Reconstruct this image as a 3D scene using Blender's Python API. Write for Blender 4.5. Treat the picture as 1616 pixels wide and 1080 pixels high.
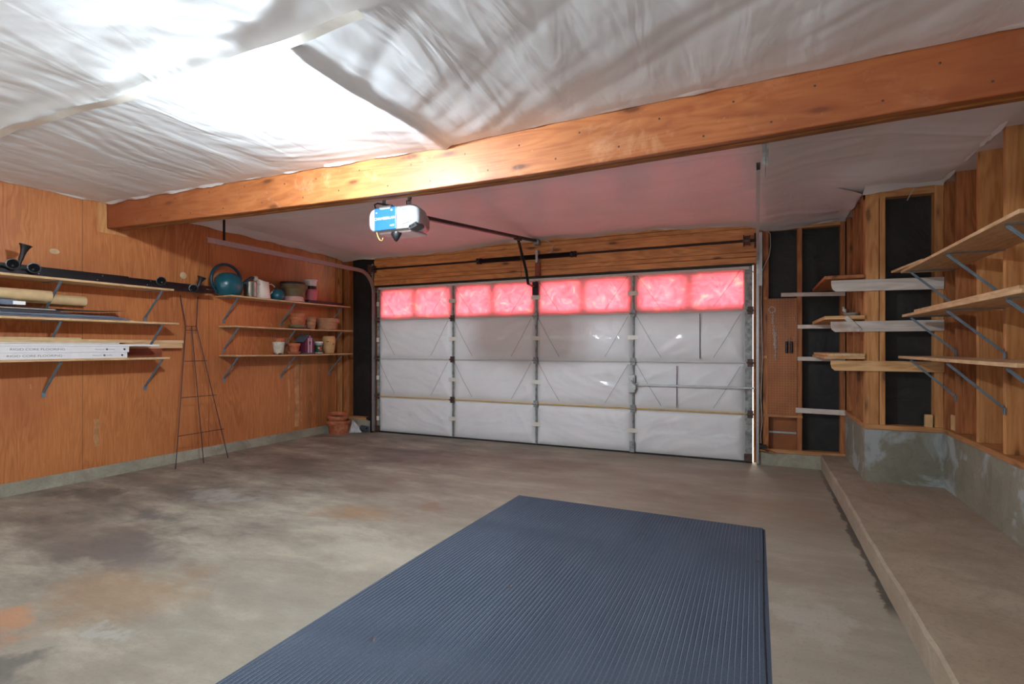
import bpy, bmesh, math, random
import numpy as np
from mathutils import Vector, Matrix, Euler

random.seed(7)
for o in list(bpy.data.objects):
    bpy.data.objects.remove(o)
SC = bpy.context.scene
COL = SC.collection

# ------------------------------------------------------------------ camera, world, sun, exposure
cam = bpy.data.cameras.new('camera')
cam.sensor_width = 36.0
cam.lens = 836.99 / 1616 * 36.0
cam.shift_y = 7.69 / 1616
cam.clip_start = 0.05
cam_o = bpy.data.objects.new('camera', cam)
cam_o.location = (0, 0, 1.2193)
cam_o.rotation_euler = (math.radians(90), 0, math.radians(24.7673))
COL.objects.link(cam_o)
SC.camera = cam_o

SC.view_settings.view_transform = 'Standard'
SC.view_settings.look = 'None'
SC.view_settings.gamma = 1
SC.view_settings.use_curve_mapping = False
SC.view_settings.exposure = 0.27

W = bpy.data.worlds.new('daylight_and_fill')
W.use_nodes = True
SC.world = W
bg = W.node_tree.nodes['Background']
# pale sky above, brighter added fill below the horizon (it lights the ceiling through the open rear end)
_nt = W.node_tree
_tc = _nt.nodes.new('ShaderNodeTexCoord')
_sx = _nt.nodes.new('ShaderNodeSeparateXYZ')
_rp = _nt.nodes.new('ShaderNodeValToRGB')
_nt.links.new(_tc.outputs['Generated'], _sx.inputs[0])
_mr = _nt.nodes.new('ShaderNodeMapRange')
_mr.inputs['From Min'].default_value = -0.25
_mr.inputs['From Max'].default_value = 0.25
_nt.links.new(_sx.outputs[2], _mr.inputs['Value'])
_nt.links.new(_mr.outputs[0], _rp.inputs[0])
_rp.color_ramp.elements[0].color = (1.0, 0.97, 0.93, 1)
_rp.color_ramp.elements[1].color = (0.15, 0.165, 0.18, 1)
_nt.links.new(_rp.outputs[0], bg.inputs[0])
bg.inputs[1].default_value = 2.0

sun = bpy.data.lights.new('sun', 'SUN')
sun.energy = 42
sun.angle = math.radians(140)
sun.color = (1, 0.93, 0.82)
sun_o = bpy.data.objects.new('sun', sun)
sun_o.rotation_euler = Vector((0.05, -0.92, -0.38)).to_track_quat('-Z', 'Y').to_euler()
sun_o.location = (-2, 14, 6)
COL.objects.link(sun_o)
LAMP_EMIT = 1180.0

# ------------------------------------------------------------------ measured places (metres)
XL = -5.541      # face of the plywood wall
D = 6.077        # stud face of the wall with the garage door
XR = 1.294       # stud face / concrete face of the right wall
XB = 0.788       # side of the bump-out
YB = 5.033       # front of the bump-out
ZS = 0.147       # top of the concrete step
ZC = 0.564       # top of the foundation wall
BACK = -1.0      # unseen end behind the camera, left open so fill light comes in


# ------------------------------------------------------------------ node helpers
def s2l(c):
    return tuple(((v / 255) / 12.92 if v / 255 <= 0.04045 else ((v / 255 + 0.055) / 1.055) ** 2.4) for v in c)


class N:
    """small wrapper round a material's node tree"""
    def __init__(self, name):
        self.m = bpy.data.materials.new(name)
        self.m.use_nodes = True
        self.t = self.m.node_tree
        self.b = self.t.nodes['Principled BSDF']
        self.out = self.t.nodes['Material Output']

    def n(self, kind, **kw):
        nd = self.t.nodes.new(kind)
        for k, v in kw.items():
            setattr(nd, k, v)
        return nd

    def link(self, a, b):
        self.t.links.new(a, b)

    def coords(self, scale=(1, 1, 1), rnd=True, loc=(0, 0, 0)):
        tc = self.n('ShaderNodeTexCoord')
        src = tc.outputs['Object']
        if rnd:
            oi = self.n('ShaderNodeObjectInfo')
            mu = self.n('ShaderNodeMath', operation='MULTIPLY')
            mu.inputs[1].default_value = 37.0
            self.link(oi.outputs['Random'], mu.inputs[0])
            ad = self.n('ShaderNodeVectorMath', operation='ADD')
            self.link(src, ad.inputs[0])
            self.link(mu.outputs[0], ad.inputs[1])
            src = ad.outputs[0]
        mp = self.n('ShaderNodeMapping')
        mp.inputs['Scale'].default_value = scale
        mp.inputs['Location'].default_value = loc
        self.link(src, mp.inputs['Vector'])
        return mp.outputs[0]

    def noise(self, vec, scale, detail=4, rough=0.55, dist=0.0):
        nd = self.n('ShaderNodeTexNoise')
        nd.inputs['Scale'].default_value = scale
        nd.inputs['Detail'].default_value = detail
        nd.inputs['Roughness'].default_value = rough
        nd.inputs['Distortion'].default_value = dist
        self.link(vec, nd.inputs['Vector'])
        return nd.outputs[0]

    def ramp(self, fac, stops, interp='LINEAR'):
        r = self.n('ShaderNodeValToRGB')
        r.color_ramp.interpolation = interp
        el = r.color_ramp.elements
        while len(el) > 1:
            el.remove(el[-1])
        for i, (p, c) in enumerate(stops):
            e = el[0] if i == 0 else el.new(p)
            e.position = p
            c = c if isinstance(c, (tuple, list)) else (c, c, c)
            e.color = (*c[:3], 1)
        self.link(fac, r.inputs[0])
        return r.outputs[0]

    def mix(self, fac, a, b, mode='MIX'):
        m = self.n('ShaderNodeMix', data_type='RGBA', blend_type=mode)
        for sock, v in ((m.inputs[0], fac), (m.inputs[6], a), (m.inputs[7], b)):
            if hasattr(v, 'is_output') or isinstance(v, bpy.types.NodeSocket):
                self.link(v, sock)
            elif isinstance(v, (int, float)):
                sock.default_value = v
            else:
                sock.default_value = (*v[:3], 1)
        return m.outputs[2]

    def math(self, op, a, b=None, clamp=False):
        m = self.n('ShaderNodeMath', operation=op, use_clamp=clamp)
        for sock, v in ((m.inputs[0], a), (m.inputs[1], b)):
            if v is None:
                continue
            if isinstance(v, bpy.types.NodeSocket):
                self.link(v, sock)
            else:
                sock.default_value = v
        return m.outputs[0]

    def bump(self, h, strength=0.3, dist=0.01, normal=None):
        bp = self.n('ShaderNodeBump')
        bp.inputs['Strength'].default_value = strength
        bp.inputs['Distance'].default_value = dist
        self.link(h, bp.inputs['Height'])
        if normal is not None:
            self.link(normal, bp.inputs['Normal'])
        return bp.outputs[0]

    def done(self, color=None, rough=None, normal=None, metal=None, **kw):
        b = self.b
        for sock, v in (('Base Color', color), ('Roughness', rough), ('Normal', normal), ('Metallic', metal)):
            if v is None:
                continue
            if isinstance(v, bpy.types.NodeSocket):
                self.link(v, b.inputs[sock])
            elif isinstance(v, (int, float)):
                b.inputs[sock].default_value = v
            else:
                b.inputs[sock].default_value = (*v[:3], 1)
        for k, v in kw.items():
            b.inputs[k.replace('_', ' ')].default_value = v
        return self.m


def plain(name, rgb, rough=0.5, metal=0.0, var=0.12, scale=18, bump=0.0):
    """one-colour surface with a little dirt in it; rgb is sRGB 0-255"""
    k = N(name)
    c = s2l(rgb)
    v = k.coords()
    nz = k.noise(v, scale, 5)
    dark = tuple(x * (1 - var * 1.6) for x in c)
    lite = tuple(min(1, x * (1 + var)) for x in c)
    col = k.ramp(nz, [(0.3, dark), (0.7, lite)])
    nrm = k.bump(k.noise(v, scale * 3, 3), bump, 0.004) if bump else None
    return k.done(col, rough, nrm, metal)


def wood(name, lite, dark, axis='Z', grain=1.0, knots=0.6, rough=0.6, var=0.35, stain=None, coat=0.0):
    """sawn softwood: long streaks, wavy rings, a few knots"""
    k = N(name)
    long_, across = 1.2, 14 * grain
    sc = {'X': (long_, across, across), 'Y': (across, long_, across), 'Z': (across, across, long_)}[axis]
    sc2 = {'X': (0.35, 3, 3), 'Y': (3, 0.35, 3), 'Z': (3, 3, 0.35)}[axis]
    L, Dk = s2l(lite), s2l(dark)
    v = k.coords(sc)
    v2 = k.coords(sc2)
    fine = k.noise(v, 3.0, 6, 0.6, 0.4)
    broad = k.noise(v2, 1.6, 3, 0.5, 0.6)
    rings = k.math('SINE', k.math('MULTIPLY', broad, 85.0))
    rings = k.math('MULTIPLY', k.math('ADD', rings, 1.0), 0.5)
    f = k.math('ADD', k.math('MULTIPLY', fine, 0.82), k.math('MULTIPLY', rings, 0.17 * var / 0.35))
    col = k.ramp(f, [(0.25, Dk), (0.62, L), (0.9, tuple(min(1, c * 1.1) for c in L))])
    col = k.mix(k.ramp(k.noise(k.coords((1.3, 1.3, 1.3)), 1.5, 3), [(0.35, 0.0), (0.75, 0.45)]), col, tuple(c * 0.55 for c in Dk))
    if knots:
        kv = {'X': (1.1, 3.6, 3.6), 'Y': (3.6, 1.1, 3.6), 'Z': (3.6, 3.6, 1.1)}[axis]
        vo = k.n('ShaderNodeTexVoronoi')
        vo.inputs['Scale'].default_value = 2.2
        k.link(k.coords(kv), vo.inputs['Vector'])
        km = k.ramp(vo.outputs['Distance'], [(0.09, 1.0), (0.13, 0.45), (0.22, 0.0)])
        col = k.mix(k.math('MULTIPLY', km, knots), col, tuple(c * 0.28 for c in Dk))
    if stain:
        sv = k.noise(k.coords((1.5, 1.5, 1.5)), 2.4, 8, 0.7, 0.5)
        col = k.mix(k.ramp(sv, [(0.56, 0.0), (0.72, 0.55)]), col, s2l(stain))
        sp = k.noise(k.coords((9, 9, 9)), 3.0, 6, 0.7)
        col = k.mix(k.ramp(sp, [(0.64, 0.0), (0.72, 0.4)]), col, s2l((222, 178, 130)))
    nrm = k.bump(f, 0.25, 0.003)
    return k.done(col, rough, nrm)


# ------------------------------------------------------------------ materials
M = {}


def mat_plywood():
    k = N('fir plywood')
    v = k.coords((2.2, 2.2, 0.32), rnd=False)
    broad = k.noise(v, 1.7, 3, 0.5, 1.1)
    r = k.math('SINE', k.math('MULTIPLY', broad, 95.0))
    r = k.math('MULTIPLY', k.math('ADD', r, 1.0), 0.5)
    r = k.ramp(r, [(0.0, 0.0), (0.55, 0.25), (0.9, 1.0)])
    fine = k.noise(k.coords((30, 30, 1.6), rnd=False), 3.0, 5, 0.6, 0.2)
    mask = k.ramp(k.noise(k.coords((0.8, 0.8, 0.5), rnd=False), 2.2, 2), [(0.42, 0.08), (0.62, 0.6)])
    c = k.ramp(fine, [(0.3, s2l((178, 108, 58))), (0.7, s2l((202, 134, 80)))])
    c = k.mix(k.math('MULTIPLY', r, mask), c, s2l((152, 86, 44)))
    big = k.noise(k.coords((0.7, 0.7, 0.7), rnd=False), 1.6, 5, 0.6)
    c = k.mix(k.ramp(big, [(0.45, 0.0), (0.7, 0.5)]), c, s2l((150, 80, 42)))
    # damp dirt along the foot of the wall and a seam between sheets every 1.22 m
    tc = k.n('ShaderNodeTexCoord')
    sx = k.n('ShaderNodeSeparateXYZ')
    k.link(tc.outputs['Object'], sx.inputs[0])
    seam = k.math('MODULO', k.math('ADD', sx.outputs[1], 6.42), 1.22)
    sm = k.math('LESS_THAN', k.math('ABSOLUTE', k.math('SUBTRACT', seam, 0.61)), 0.0022)
    c = k.mix(k.math('MULTIPLY', sm, 0.75), c, (0.05, 0.02, 0.01))
    # weathered grey-brown bands near the corner
    far = k.ramp(k.math('MULTIPLY', sx.outputs[1], 0.1), [(0.43, 0.0), (0.6, 1.0)])
    wz = k.noise(k.coords((7, 7, 0.5), rnd=False), 1.2, 5)
    c = k.mix(k.math('MULTIPLY', k.ramp(wz, [(0.45, 0.0), (0.65, 0.75)]), far), c, s2l((120, 88, 58)))
    # pale scuffs
    sc = k.noise(k.coords((5, 5, 3), rnd=False), 4.2, 4, 0.6)
    c = k.mix(k.ramp(sc, [(0.70, 0.0), (0.76, 0.5)]), c, s2l((222, 178, 130)))
    return k.done(c, 0.5, k.bump(fine, 0.15, 0.002))


def mat_concrete(name, a, b, grey, wall=False):
    k = N(name)
    v = k.coords((1, 1, 1), rnd=False)
    n1 = k.noise(v, 1.1, 6, 0.6, 0.5)
    n2 = k.noise(v, 5.0, 8, 0.65, 0.8)
    n3 = k.noise(v, 60, 3, 0.6)
    c = k.ramp(n1, [(0.32, s2l(a)), (0.68, s2l(b))])
    c = k.mix(k.ramp(n2, [(0.42, 0.0), (0.70, 0.65)]), c, s2l(grey))
    c = k.mix(k.ramp(n3, [(0.30, 0.25), (0.5, 0.0)]), c, s2l((92, 88, 80)))
    if wall:
        n4 = k.noise(v, 2.6, 7, 0.62, 0.6)
        c = k.mix(k.ramp(n4, [(0.52, 0.0), (0.60, 0.75)]), c, s2l((172, 180, 184)))
        n5 = k.noise(k.coords((3, 3, 0.6), rnd=False), 3.0, 5)
        c = k.mix(k.ramp(n5, [(0.60, 0.0), (0.75, 0.5)]), c, s2l((78, 74, 62)))
    return k.done(c, 0.85, k.bump(n2, 0.25, 0.006))


def mat_floor():
    k = N('stained concrete floor')
    v = k.coords((1, 1, 1), rnd=False)
    vs = k.coords((0.55, 1.3, 1), rnd=False)
    n1 = k.noise(vs, 1.0, 8, 0.66, 0.15)
    n2 = k.noise(vs, 2.6, 11, 0.72, 0.2)
    n3 = k.noise(v, 70, 3, 0.6)
    tc = k.n('ShaderNodeTexCoord')
    sx = k.n('ShaderNodeSeparateXYZ')
    k.link(tc.outputs['Object'], sx.inputs[0])
    # wander the position so that stain outlines are ragged
    nz = k.n('ShaderNodeTexNoise')
    nz.inputs['Scale'].default_value = 2.8
    nz.inputs['Detail'].default_value = 7
    nz.inputs['Roughness'].default_value = 0.65
    k.link(tc.outputs['Object'], nz.inputs['Vector'])
    sub = k.n('ShaderNodeVectorMath', operation='SUBTRACT')
    k.link(nz.outputs['Color'], sub.inputs[0])
    sub.inputs[1].default_value = (0.5, 0.5, 0.5)
    scl = k.n('ShaderNodeVectorMath', operation='SCALE')
    k.link(sub.outputs[0], scl.inputs[0])
    scl.inputs['Scale'].default_value = 1.0
    wp = k.n('ShaderNodeVectorMath', operation='ADD')
    k.link(tc.outputs['Object'], wp.inputs[0])
    k.link(scl.outputs[0], wp.inputs[1])
    c = k.ramp(n1, [(0.30, s2l((138, 127, 112))), (0.5, s2l((155, 147, 131))), (0.70, s2l((168, 163, 148)))])
    # the parked side is darker and greyer
    side = k.ramp(k.math('MULTIPLY', k.math('ADD', sx.outputs[0], 5.6), 0.14), [(0.30, 1.0), (0.62, 0.15)])
    c = k.mix(k.math('MULTIPLY', k.ramp(n2, [(0.38, 0.0), (0.66, 0.9)]), side), c, s2l((98, 90, 84)))
    c = k.mix(k.ramp(n2, [(0.30, 0.3), (0.46, 0.0)]), c, s2l((184, 178, 164)))

    def blob(x, y, rx, ry, col, amt):
        nonlocal c
        mp = k.n('ShaderNodeMapping', vector_type='TEXTURE')
        mp.inputs['Location'].default_value = (x, y, 0)
        mp.inputs['Scale'].default_value = (rx, ry, 1000)
        k.link(wp.outputs[0], mp.inputs['Vector'])
        ln = k.n('ShaderNodeVectorMath', operation='LENGTH')
        k.link(mp.outputs[0], ln.inputs[0])
        m = k.ramp(ln.outputs['Value'], [(0.35, amt), (1.0, 0.0)])
        c = k.mix(m, c, s2l(col))
    for b in STAINS:
        blob(*b)
    # damp dark line of crumbled filler at the foot of the step
    ed = k.math('SUBTRACT', sx.outputs[0], 0.545)
    wob = k.math('MULTIPLY', k.math('SUBTRACT', k.noise(v, 5.0, 6, 0.7), 0.5), 0.13)
    em = k.ramp(k.math('ADD', ed, wob), [(0.0, 0.0), (0.012, 0.85)])
    ym = k.ramp(k.math('MULTIPLY', sx.outputs[1], 0.1), [(0.285, 0.0), (0.30, 1.0), (0.50, 1.0), (0.58, 0.4)])
    c = k.mix(k.math('MULTIPLY', em, ym), c, s2l((62, 58, 52)))
    c = k.mix(k.ramp(n3, [(0.28, 0.3), (0.45, 0.0)]), c, s2l((105, 96, 84)))
    rg = k.ramp(n2, [(0.3, 0.55), (0.7, 0.75)])
    return k.done(c, rg, k.bump(n2, 0.12, 0.004))


STAINS = [
    # x, y, rx, ry, colour, amount
    (-2.9, 1.6, 0.55, 0.36, (138, 108, 78), 0.6),
    (-3.45, 1.95, 0.55, 0.30, (84, 76, 76), 0.75),
    (-4.0, 1.95, 1.1, 0.28, (104, 92, 82), 0.6),
    (-3.95, 2.4, 0.30, 0.20, (92, 90, 88), 0.8),
    (-4.5, 3.0, 0.9, 0.22, (92, 84, 78), 0.65),
    (-5.0, 2.5, 0.7, 0.20, (88, 84, 80), 0.75),
    (-4.35, 4.0, 0.8, 0.38, (98, 84, 78), 0.7),
    (-3.6, 4.9, 1.1, 0.45, (96, 82, 76), 0.65),
    (-3.1, 3.7, 0.5, 0.30, (112, 94, 86), 0.5),
    (-2.7, 3.0, 0.35, 0.22, (150, 112, 76), 0.6),
    (-2.2, 3.35, 0.28, 0.18, (126, 92, 72), 0.5),
    (-3.05, 1.15, 0.40, 0.13, (168, 120, 88), 0.8),
    (-2.75, 0.95, 0.5, 0.16, (84, 82, 78), 0.75),
    (-2.2, 1.9, 0.5, 0.32, (138, 130, 118), 0.5),
    (-2.55, 1.35, 0.3, 0.07, (166, 168, 162), 0.5),
    (-3.9, 2.95, 0.5, 0.12, (164, 164, 158), 0.55),
    (-2.0, 2.5, 0.45, 0.35, (186, 182, 164), 0.5),
    (-1.9, 5.2, 0.9, 0.3, (118, 102, 90), 0.4),
    (0.25, 2.7, 0.14, 0.35, (176, 172, 162), 0.6),
    (0.1, 4.5, 0.5, 0.5, (150, 132, 108), 0.5),
]


def mat_rug():
    k = N('blue ribbed carpet')
    tc = k.n('ShaderNodeTexCoord')
    sx = k.n('ShaderNodeSeparateXYZ')
    k.link(tc.outputs['Object'], sx.inputs[0])
    fr = k.math('FRACT', k.math('MULTIPLY', sx.outputs[0], 1 / 0.0215))
    ln = k.ramp(k.math('ABSOLUTE', k.math('SUBTRACT', fr, 0.5)), [(0.40, 0.0), (0.47, 1.0)])
    n1 = k.noise(k.coords((1, 1, 1), rnd=False), 260, 3, 0.7)
    n2 = k.noise(k.coords((1, 0.4, 1), rnd=False), 2.5, 5, 0.6)
    n4 = k.noise(k.coords((1, 1, 1), rnd=False), 900, 2, 0.7)
    c = k.ramp(n1, [(0.3, s2l((54, 64, 77))), (0.7, s2l((96, 108, 124)))])
    c = k.mix(k.ramp(n4, [(0.55, 0.0), (0.75, 0.5)]), c, s2l((134, 142, 156)))
    c = k.mix(k.ramp(n2, [(0.35, 0.35), (0.7, 0.0)]), c, s2l((50, 60, 72)))
    c = k.mix(k.math('MULTIPLY', ln, k.ramp(n1, [(0.35, 0.25), (0.6, 0.75)])), c, s2l((140, 148, 162)))
    return k.done(c, 0.97, k.bump(n1, 0.5, 0.004), Specular_IOR_Level=0.1)


def mat_sheet(name, tint, strength, trans=None):
    """white polyethylene-faced insulation, wrinkled and slightly shiny"""
    k = N(name)
    v = k.coords((1, 1, 1), rnd=True)
    a = k.noise(k.coords((2.2, 0.6, 1)), 2.5, 3, 0.45, 0.8)
    b = k.noise(v, 3.0, 3, 0.45, 0.6)
    h = k.math('ADD', a, k.math('MULTIPLY', b, 0.3))
    col = k.ramp(k.noise(v, 3, 4), [(0.3, tuple(c * 0.93 for c in s2l(tint))), (0.7, s2l(tint))])
    nrm = k.bump(h, strength, 0.02)
    m = k.done(col, 0.36, nrm)
    k.b.inputs['Specular IOR Level'].default_value = 0.3
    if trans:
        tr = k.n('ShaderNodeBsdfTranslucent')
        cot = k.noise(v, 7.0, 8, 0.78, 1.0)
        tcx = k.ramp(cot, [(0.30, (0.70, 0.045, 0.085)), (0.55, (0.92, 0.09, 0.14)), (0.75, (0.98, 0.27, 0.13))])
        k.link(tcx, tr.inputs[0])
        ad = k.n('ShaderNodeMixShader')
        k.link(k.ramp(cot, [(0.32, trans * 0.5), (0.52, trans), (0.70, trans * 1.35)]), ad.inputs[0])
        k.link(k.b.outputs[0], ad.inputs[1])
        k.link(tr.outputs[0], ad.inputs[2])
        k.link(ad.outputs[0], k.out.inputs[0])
    return m


def mat_tar():
    k = N('black building paper')
    v = k.coords((1, 1, 1), rnd=False)
    n1 = k.noise(v, 3.0, 6, 0.6, 1.5)
    n2 = k.noise(v, 45, 3, 0.6)
    c = k.ramp(n1, [(0.35, s2l((14, 14, 15))), (0.72, s2l((38, 38, 38)))])
    c = k.mix(k.ramp(n2, [(0.70, 0.0), (0.78, 0.4)]), c, s2l((110, 105, 98)))
    return k.done(c, 0.6, k.bump(n1, 0.6, 0.02))


def mat_board():
    """particle board / blockboard shelf"""
    k = N('raw shelf board')
    v = k.coords((6, 1.2, 6))
    n = k.noise(v, 6, 6, 0.65, 0.3)
    c = k.ramp(n, [(0.3, s2l((178, 138, 96))), (0.7, s2l((222, 188, 146)))])
    return k.done(c, 0.6, k.bump(n, 0.1, 0.002))


def mat_peg():
    k = N('brown pegboard')
    tc = k.n('ShaderNodeTexCoord')
    sx = k.n('ShaderNodeSeparateXYZ')
    k.link(tc.outputs['Object'], sx.inputs[0])
    fx = k.math('SUBTRACT', k.math('FRACT', k.math('MULTIPLY', sx.outputs[0], 1 / 0.0254)), 0.5)
    fz = k.math('SUBTRACT', k.math('FRACT', k.math('MULTIPLY', sx.outputs[2], 1 / 0.0254)), 0.5)
    r = k.math('ADD', k.math('MULTIPLY', fx, fx), k.math('MULTIPLY', fz, fz))
    hole = k.math('LESS_THAN', r, 0.020)
    n = k.noise(k.coords((1, 1, 1), rnd=False), 4, 5)
    c = k.ramp(n, [(0.35, s2l((150, 88, 44))), (0.7, s2l((178, 112, 62)))])
    c = k.mix(hole, c, s2l((66, 34, 14)))
    return k.done(c, 0.45)


def mat_terracotta(name='terracotta', a=(150, 78, 48), b=(196, 116, 78), pale=(190, 150, 120)):
    k = N(name)
    v = k.coords()
    n = k.noise(v, 7, 6, 0.6)
    c = k.ramp(n, [(0.3, s2l(a)), (0.7, s2l(b))])
    c = k.mix(k.ramp(k.noise(v, 16, 5), [(0.5, 0.0), (0.75, 0.6)]), c, s2l(pale))
    return k.done(c, 0.85, k.bump(n, 0.15, 0.003))


M['plywood'] = mat_plywood()
M['floor'] = mat_floor()
M['rug'] = mat_rug()
M['concrete_wall'] = mat_concrete('foundation concrete', (122, 118, 102), (152, 150, 134), (112, 112, 98), True)
M['concrete_step'] = mat_concrete('step concrete', (150, 132, 112), (176, 162, 142), (136, 122, 106))
M['concrete_curb'] = mat_concrete('curb concrete', (150, 148, 132), (176, 172, 154), (120, 116, 104))
M['ceil_front'] = mat_sheet('white vapour sheeting', (230, 234, 238), 0.55)
M['ceil_back'] = mat_sheet('white vapour sheeting behind beam', (228, 228, 230), 0.3)
M['pillow'] = mat_sheet('white insulation blanket', (236, 238, 242), 0.45)
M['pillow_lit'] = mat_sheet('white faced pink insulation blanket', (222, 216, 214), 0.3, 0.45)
M['tape'] = plain('white tape', (225, 222, 214), 0.3, var=0.05)
M['tape_gloss'] = plain('glossy white tape', (236, 240, 244), 0.16, var=0.02)
M['tar'] = mat_tar()
M['stud'] = wood('stud fir', (214, 158, 100), (176, 112, 60), 'Z', 1.0, 0.8)
M['stud_old'] = wood('old brown stud', (190, 122, 72), (132, 74, 38), 'Z', 1.0, 0.8)
M['sheath'] = wood('brown sheathing planks', (178, 108, 60), (112, 58, 28), 'Z', 0.8, 0.6)
M['plate_x'] = wood('plate timber', (206, 152, 100), (166, 108, 62), 'X', 1.0, 0.5)
M['plate_y'] = wood('plate timber along wall', (196, 140, 88), (156, 98, 52), 'Y', 1.0, 0.5)
M['beam'] = wood('old beam timber', (194, 124, 72), (156, 88, 46), 'X', 0.55, 0.9, 0.5, stain=(226, 182, 140))
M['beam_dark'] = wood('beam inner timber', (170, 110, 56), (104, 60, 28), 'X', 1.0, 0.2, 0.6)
M['header'] = wood('header planks', (226, 156, 92), (178, 106, 54), 'X', 0.7, 0.9, 0.5)
M['board'] = mat_board()
M['pine'] = wood('pale pine', (232, 200, 156), (204, 160, 112), 'Y', 0.8, 0.4)
M['pine_x'] = wood('pale pine across', (226, 184, 132), (190, 136, 84), 'X', 0.8, 0.4)
M['redwood'] = wood('red brown timber', (160, 88, 62), (120, 60, 40), 'Y', 0.8, 0.3)
M['whitewash'] = wood('whitewashed timber', (214, 206, 200), (186, 172, 160), 'X', 0.8, 0.35, stain=(170, 112, 70))
M['whitepaint'] = plain('white painted batten', (216, 204, 196), 0.5, var=0.08)
M['peg'] = mat_peg()
M['hardboard'] = plain('brown hardboard', (150, 86, 42), 0.5, var=0.2, scale=5)
M['galv'] = plain('galvanized steel', (176, 178, 180), 0.42, 0.7, 0.08, 40)
M['galv_dull'] = plain('dull galvanized stile', (150, 154, 154), 0.55, 0.3, 0.35, 22)
M['zinc_blue'] = plain('grey blue painted bracket steel', (122, 140, 152), 0.45, 0.35, 0.15)
M['dark_metal'] = plain('dark steel', (40, 34, 36), 0.45, 0.5, 0.2)
M['black'] = plain('black painted metal', (18, 19, 24), 0.42, 0.2, 0.2)
M['black_plastic'] = plain('black plastic', (26, 26, 30), 0.4, 0.0, 0.15)
M['rust'] = plain('brown steel', (92, 72, 66), 0.5, 0.5, 0.3, 30)
M['wire'] = plain('dark wire', (48, 38, 52), 0.55, 0.4, 0.2)
M['doorpaint'] = plain('painted door steel', (190, 188, 184), 0.5, 0.1, 0.06)
M['opener_white'] = plain('white opener plastic', (170, 172, 177), 0.3, 0, 0.02)
M['opener_blue'] = plain('sky blue label', (38, 102, 164), 0.35, 0, 0.02)
M['print_white'] = plain('white print', (246, 248, 250), 0.4, 0, 0.01)
M['grille'] = plain('grey grille', (96, 96, 102), 0.5, 0, 0.1)
M['lens'] = plain('opener lens', (214, 196, 196), 0.2, 0, 0.05)  # the pink glow that the lens reflects is tinted into its colour
M['cord'] = plain('pale cord', (216, 180, 110), 0.7, 0, 0.1)
M['cable_white'] = plain('white cable', (196, 186, 180), 0.5, 0, 0.1)
M['teal'] = plain('teal plastic', (22, 84, 98), 0.28, 0, 0.1)
M['teal_dark'] = plain('dark teal plastic', (16, 58, 74), 0.3, 0, 0.1)
M['tin'] = plain('brushed tin', (190, 188, 176), 0.25, 0.95, 0.1)
M['enamel'] = plain('cream enamel', (222, 208, 196), 0.3, 0, 0.06)
M['terra'] = mat_terracotta()
M['terra_pale'] = mat_terracotta('weathered terracotta', (146, 98, 70), (186, 138, 104), (186, 160, 132))
M['olive'] = mat_terracotta('mossy clay', (104, 92, 66), (132, 120, 92), (140, 128, 104))
M['sand_clay'] = mat_terracotta('sand coloured clay', (188, 148, 96), (208, 170, 118), (220, 190, 144))
M['pink'] = plain('pink plastic', (206, 118, 134), 0.4, 0, 0.05)
M['blush'] = plain('pale pink clay', (212, 168, 158), 0.5, 0, 0.08)
M['clear_cup'] = plain('cloudy white plastic', (216, 214, 216), 0.25, 0, 0.03)
M['purple_tray'] = plain('dark plum plastic', (44, 26, 40), 0.5, 0, 0.1)
M['white_glaze'] = plain('white glaze', (208, 206, 190), 0.5, 0, 0.12, 30)
M['plum'] = plain('plum painted wood', (98, 34, 60), 0.6, 0, 0.12)
M['mauve'] = plain('mauve stripe paint', (206, 176, 196), 0.6, 0, 0.08)
M['slate'] = plain('grey blue roof paint', (86, 96, 108), 0.6, 0, 0.1)
M['jar_label'] = plain('green printed label', (48, 84, 58), 0.5, 0, 0.35, 60)
M['label_red'] = plain('red print', (196, 70, 58), 0.5, 0, 0.1)
M['label_yellow'] = plain('yellow print', (222, 180, 90), 0.5, 0, 0.1)
M['jar_white'] = plain('white lid', (214, 214, 220), 0.35, 0, 0.05)
M['jar_glass'] = plain('cloudy jar', (150, 160, 160), 0.15, 0, 0.1)
M['card'] = plain('kraft cardboard', (206, 178, 134), 0.75, 0, 0.1, 12)
M['carton'] = plain('white printed carton', (226, 226, 228), 0.5, 0, 0.03)
M['ink'] = plain('grey ink', (120, 120, 122), 0.6, 0, 0.05)
M['sheet_white'] = plain('white sheet edge', (214, 210, 202), 0.5, 0, 0.06)
M['sheet_grey'] = plain('blue grey foam sheet', (98, 110, 126), 0.6, 0, 0.1)
M['sheet_dark'] = plain('dark sheet', (58, 52, 54), 0.6, 0, 0.15)
M['film'] = plain('crumpled clear film', (196, 196, 198), 0.25, 0, 0.1)
M['pipe'] = plain('grey foam pipe', (66, 70, 80), 0.7, 0, 0.12)
M['ceramic'] = plain('pale green ceramic', (176, 180, 172), 0.35, 0, 0.08)
M['ply_scrap'] = plain('pale plywood offcut', (214, 172, 122), 0.6, 0, 0.1)
M['copper'] = plain('brown building membrane', (120, 74, 44), 0.3, 0.2, 0.5, 9)

M['streak'] = plain('pale bare wood streak', (196, 146, 100), 0.7, 0, 0.25, 9)

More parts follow.
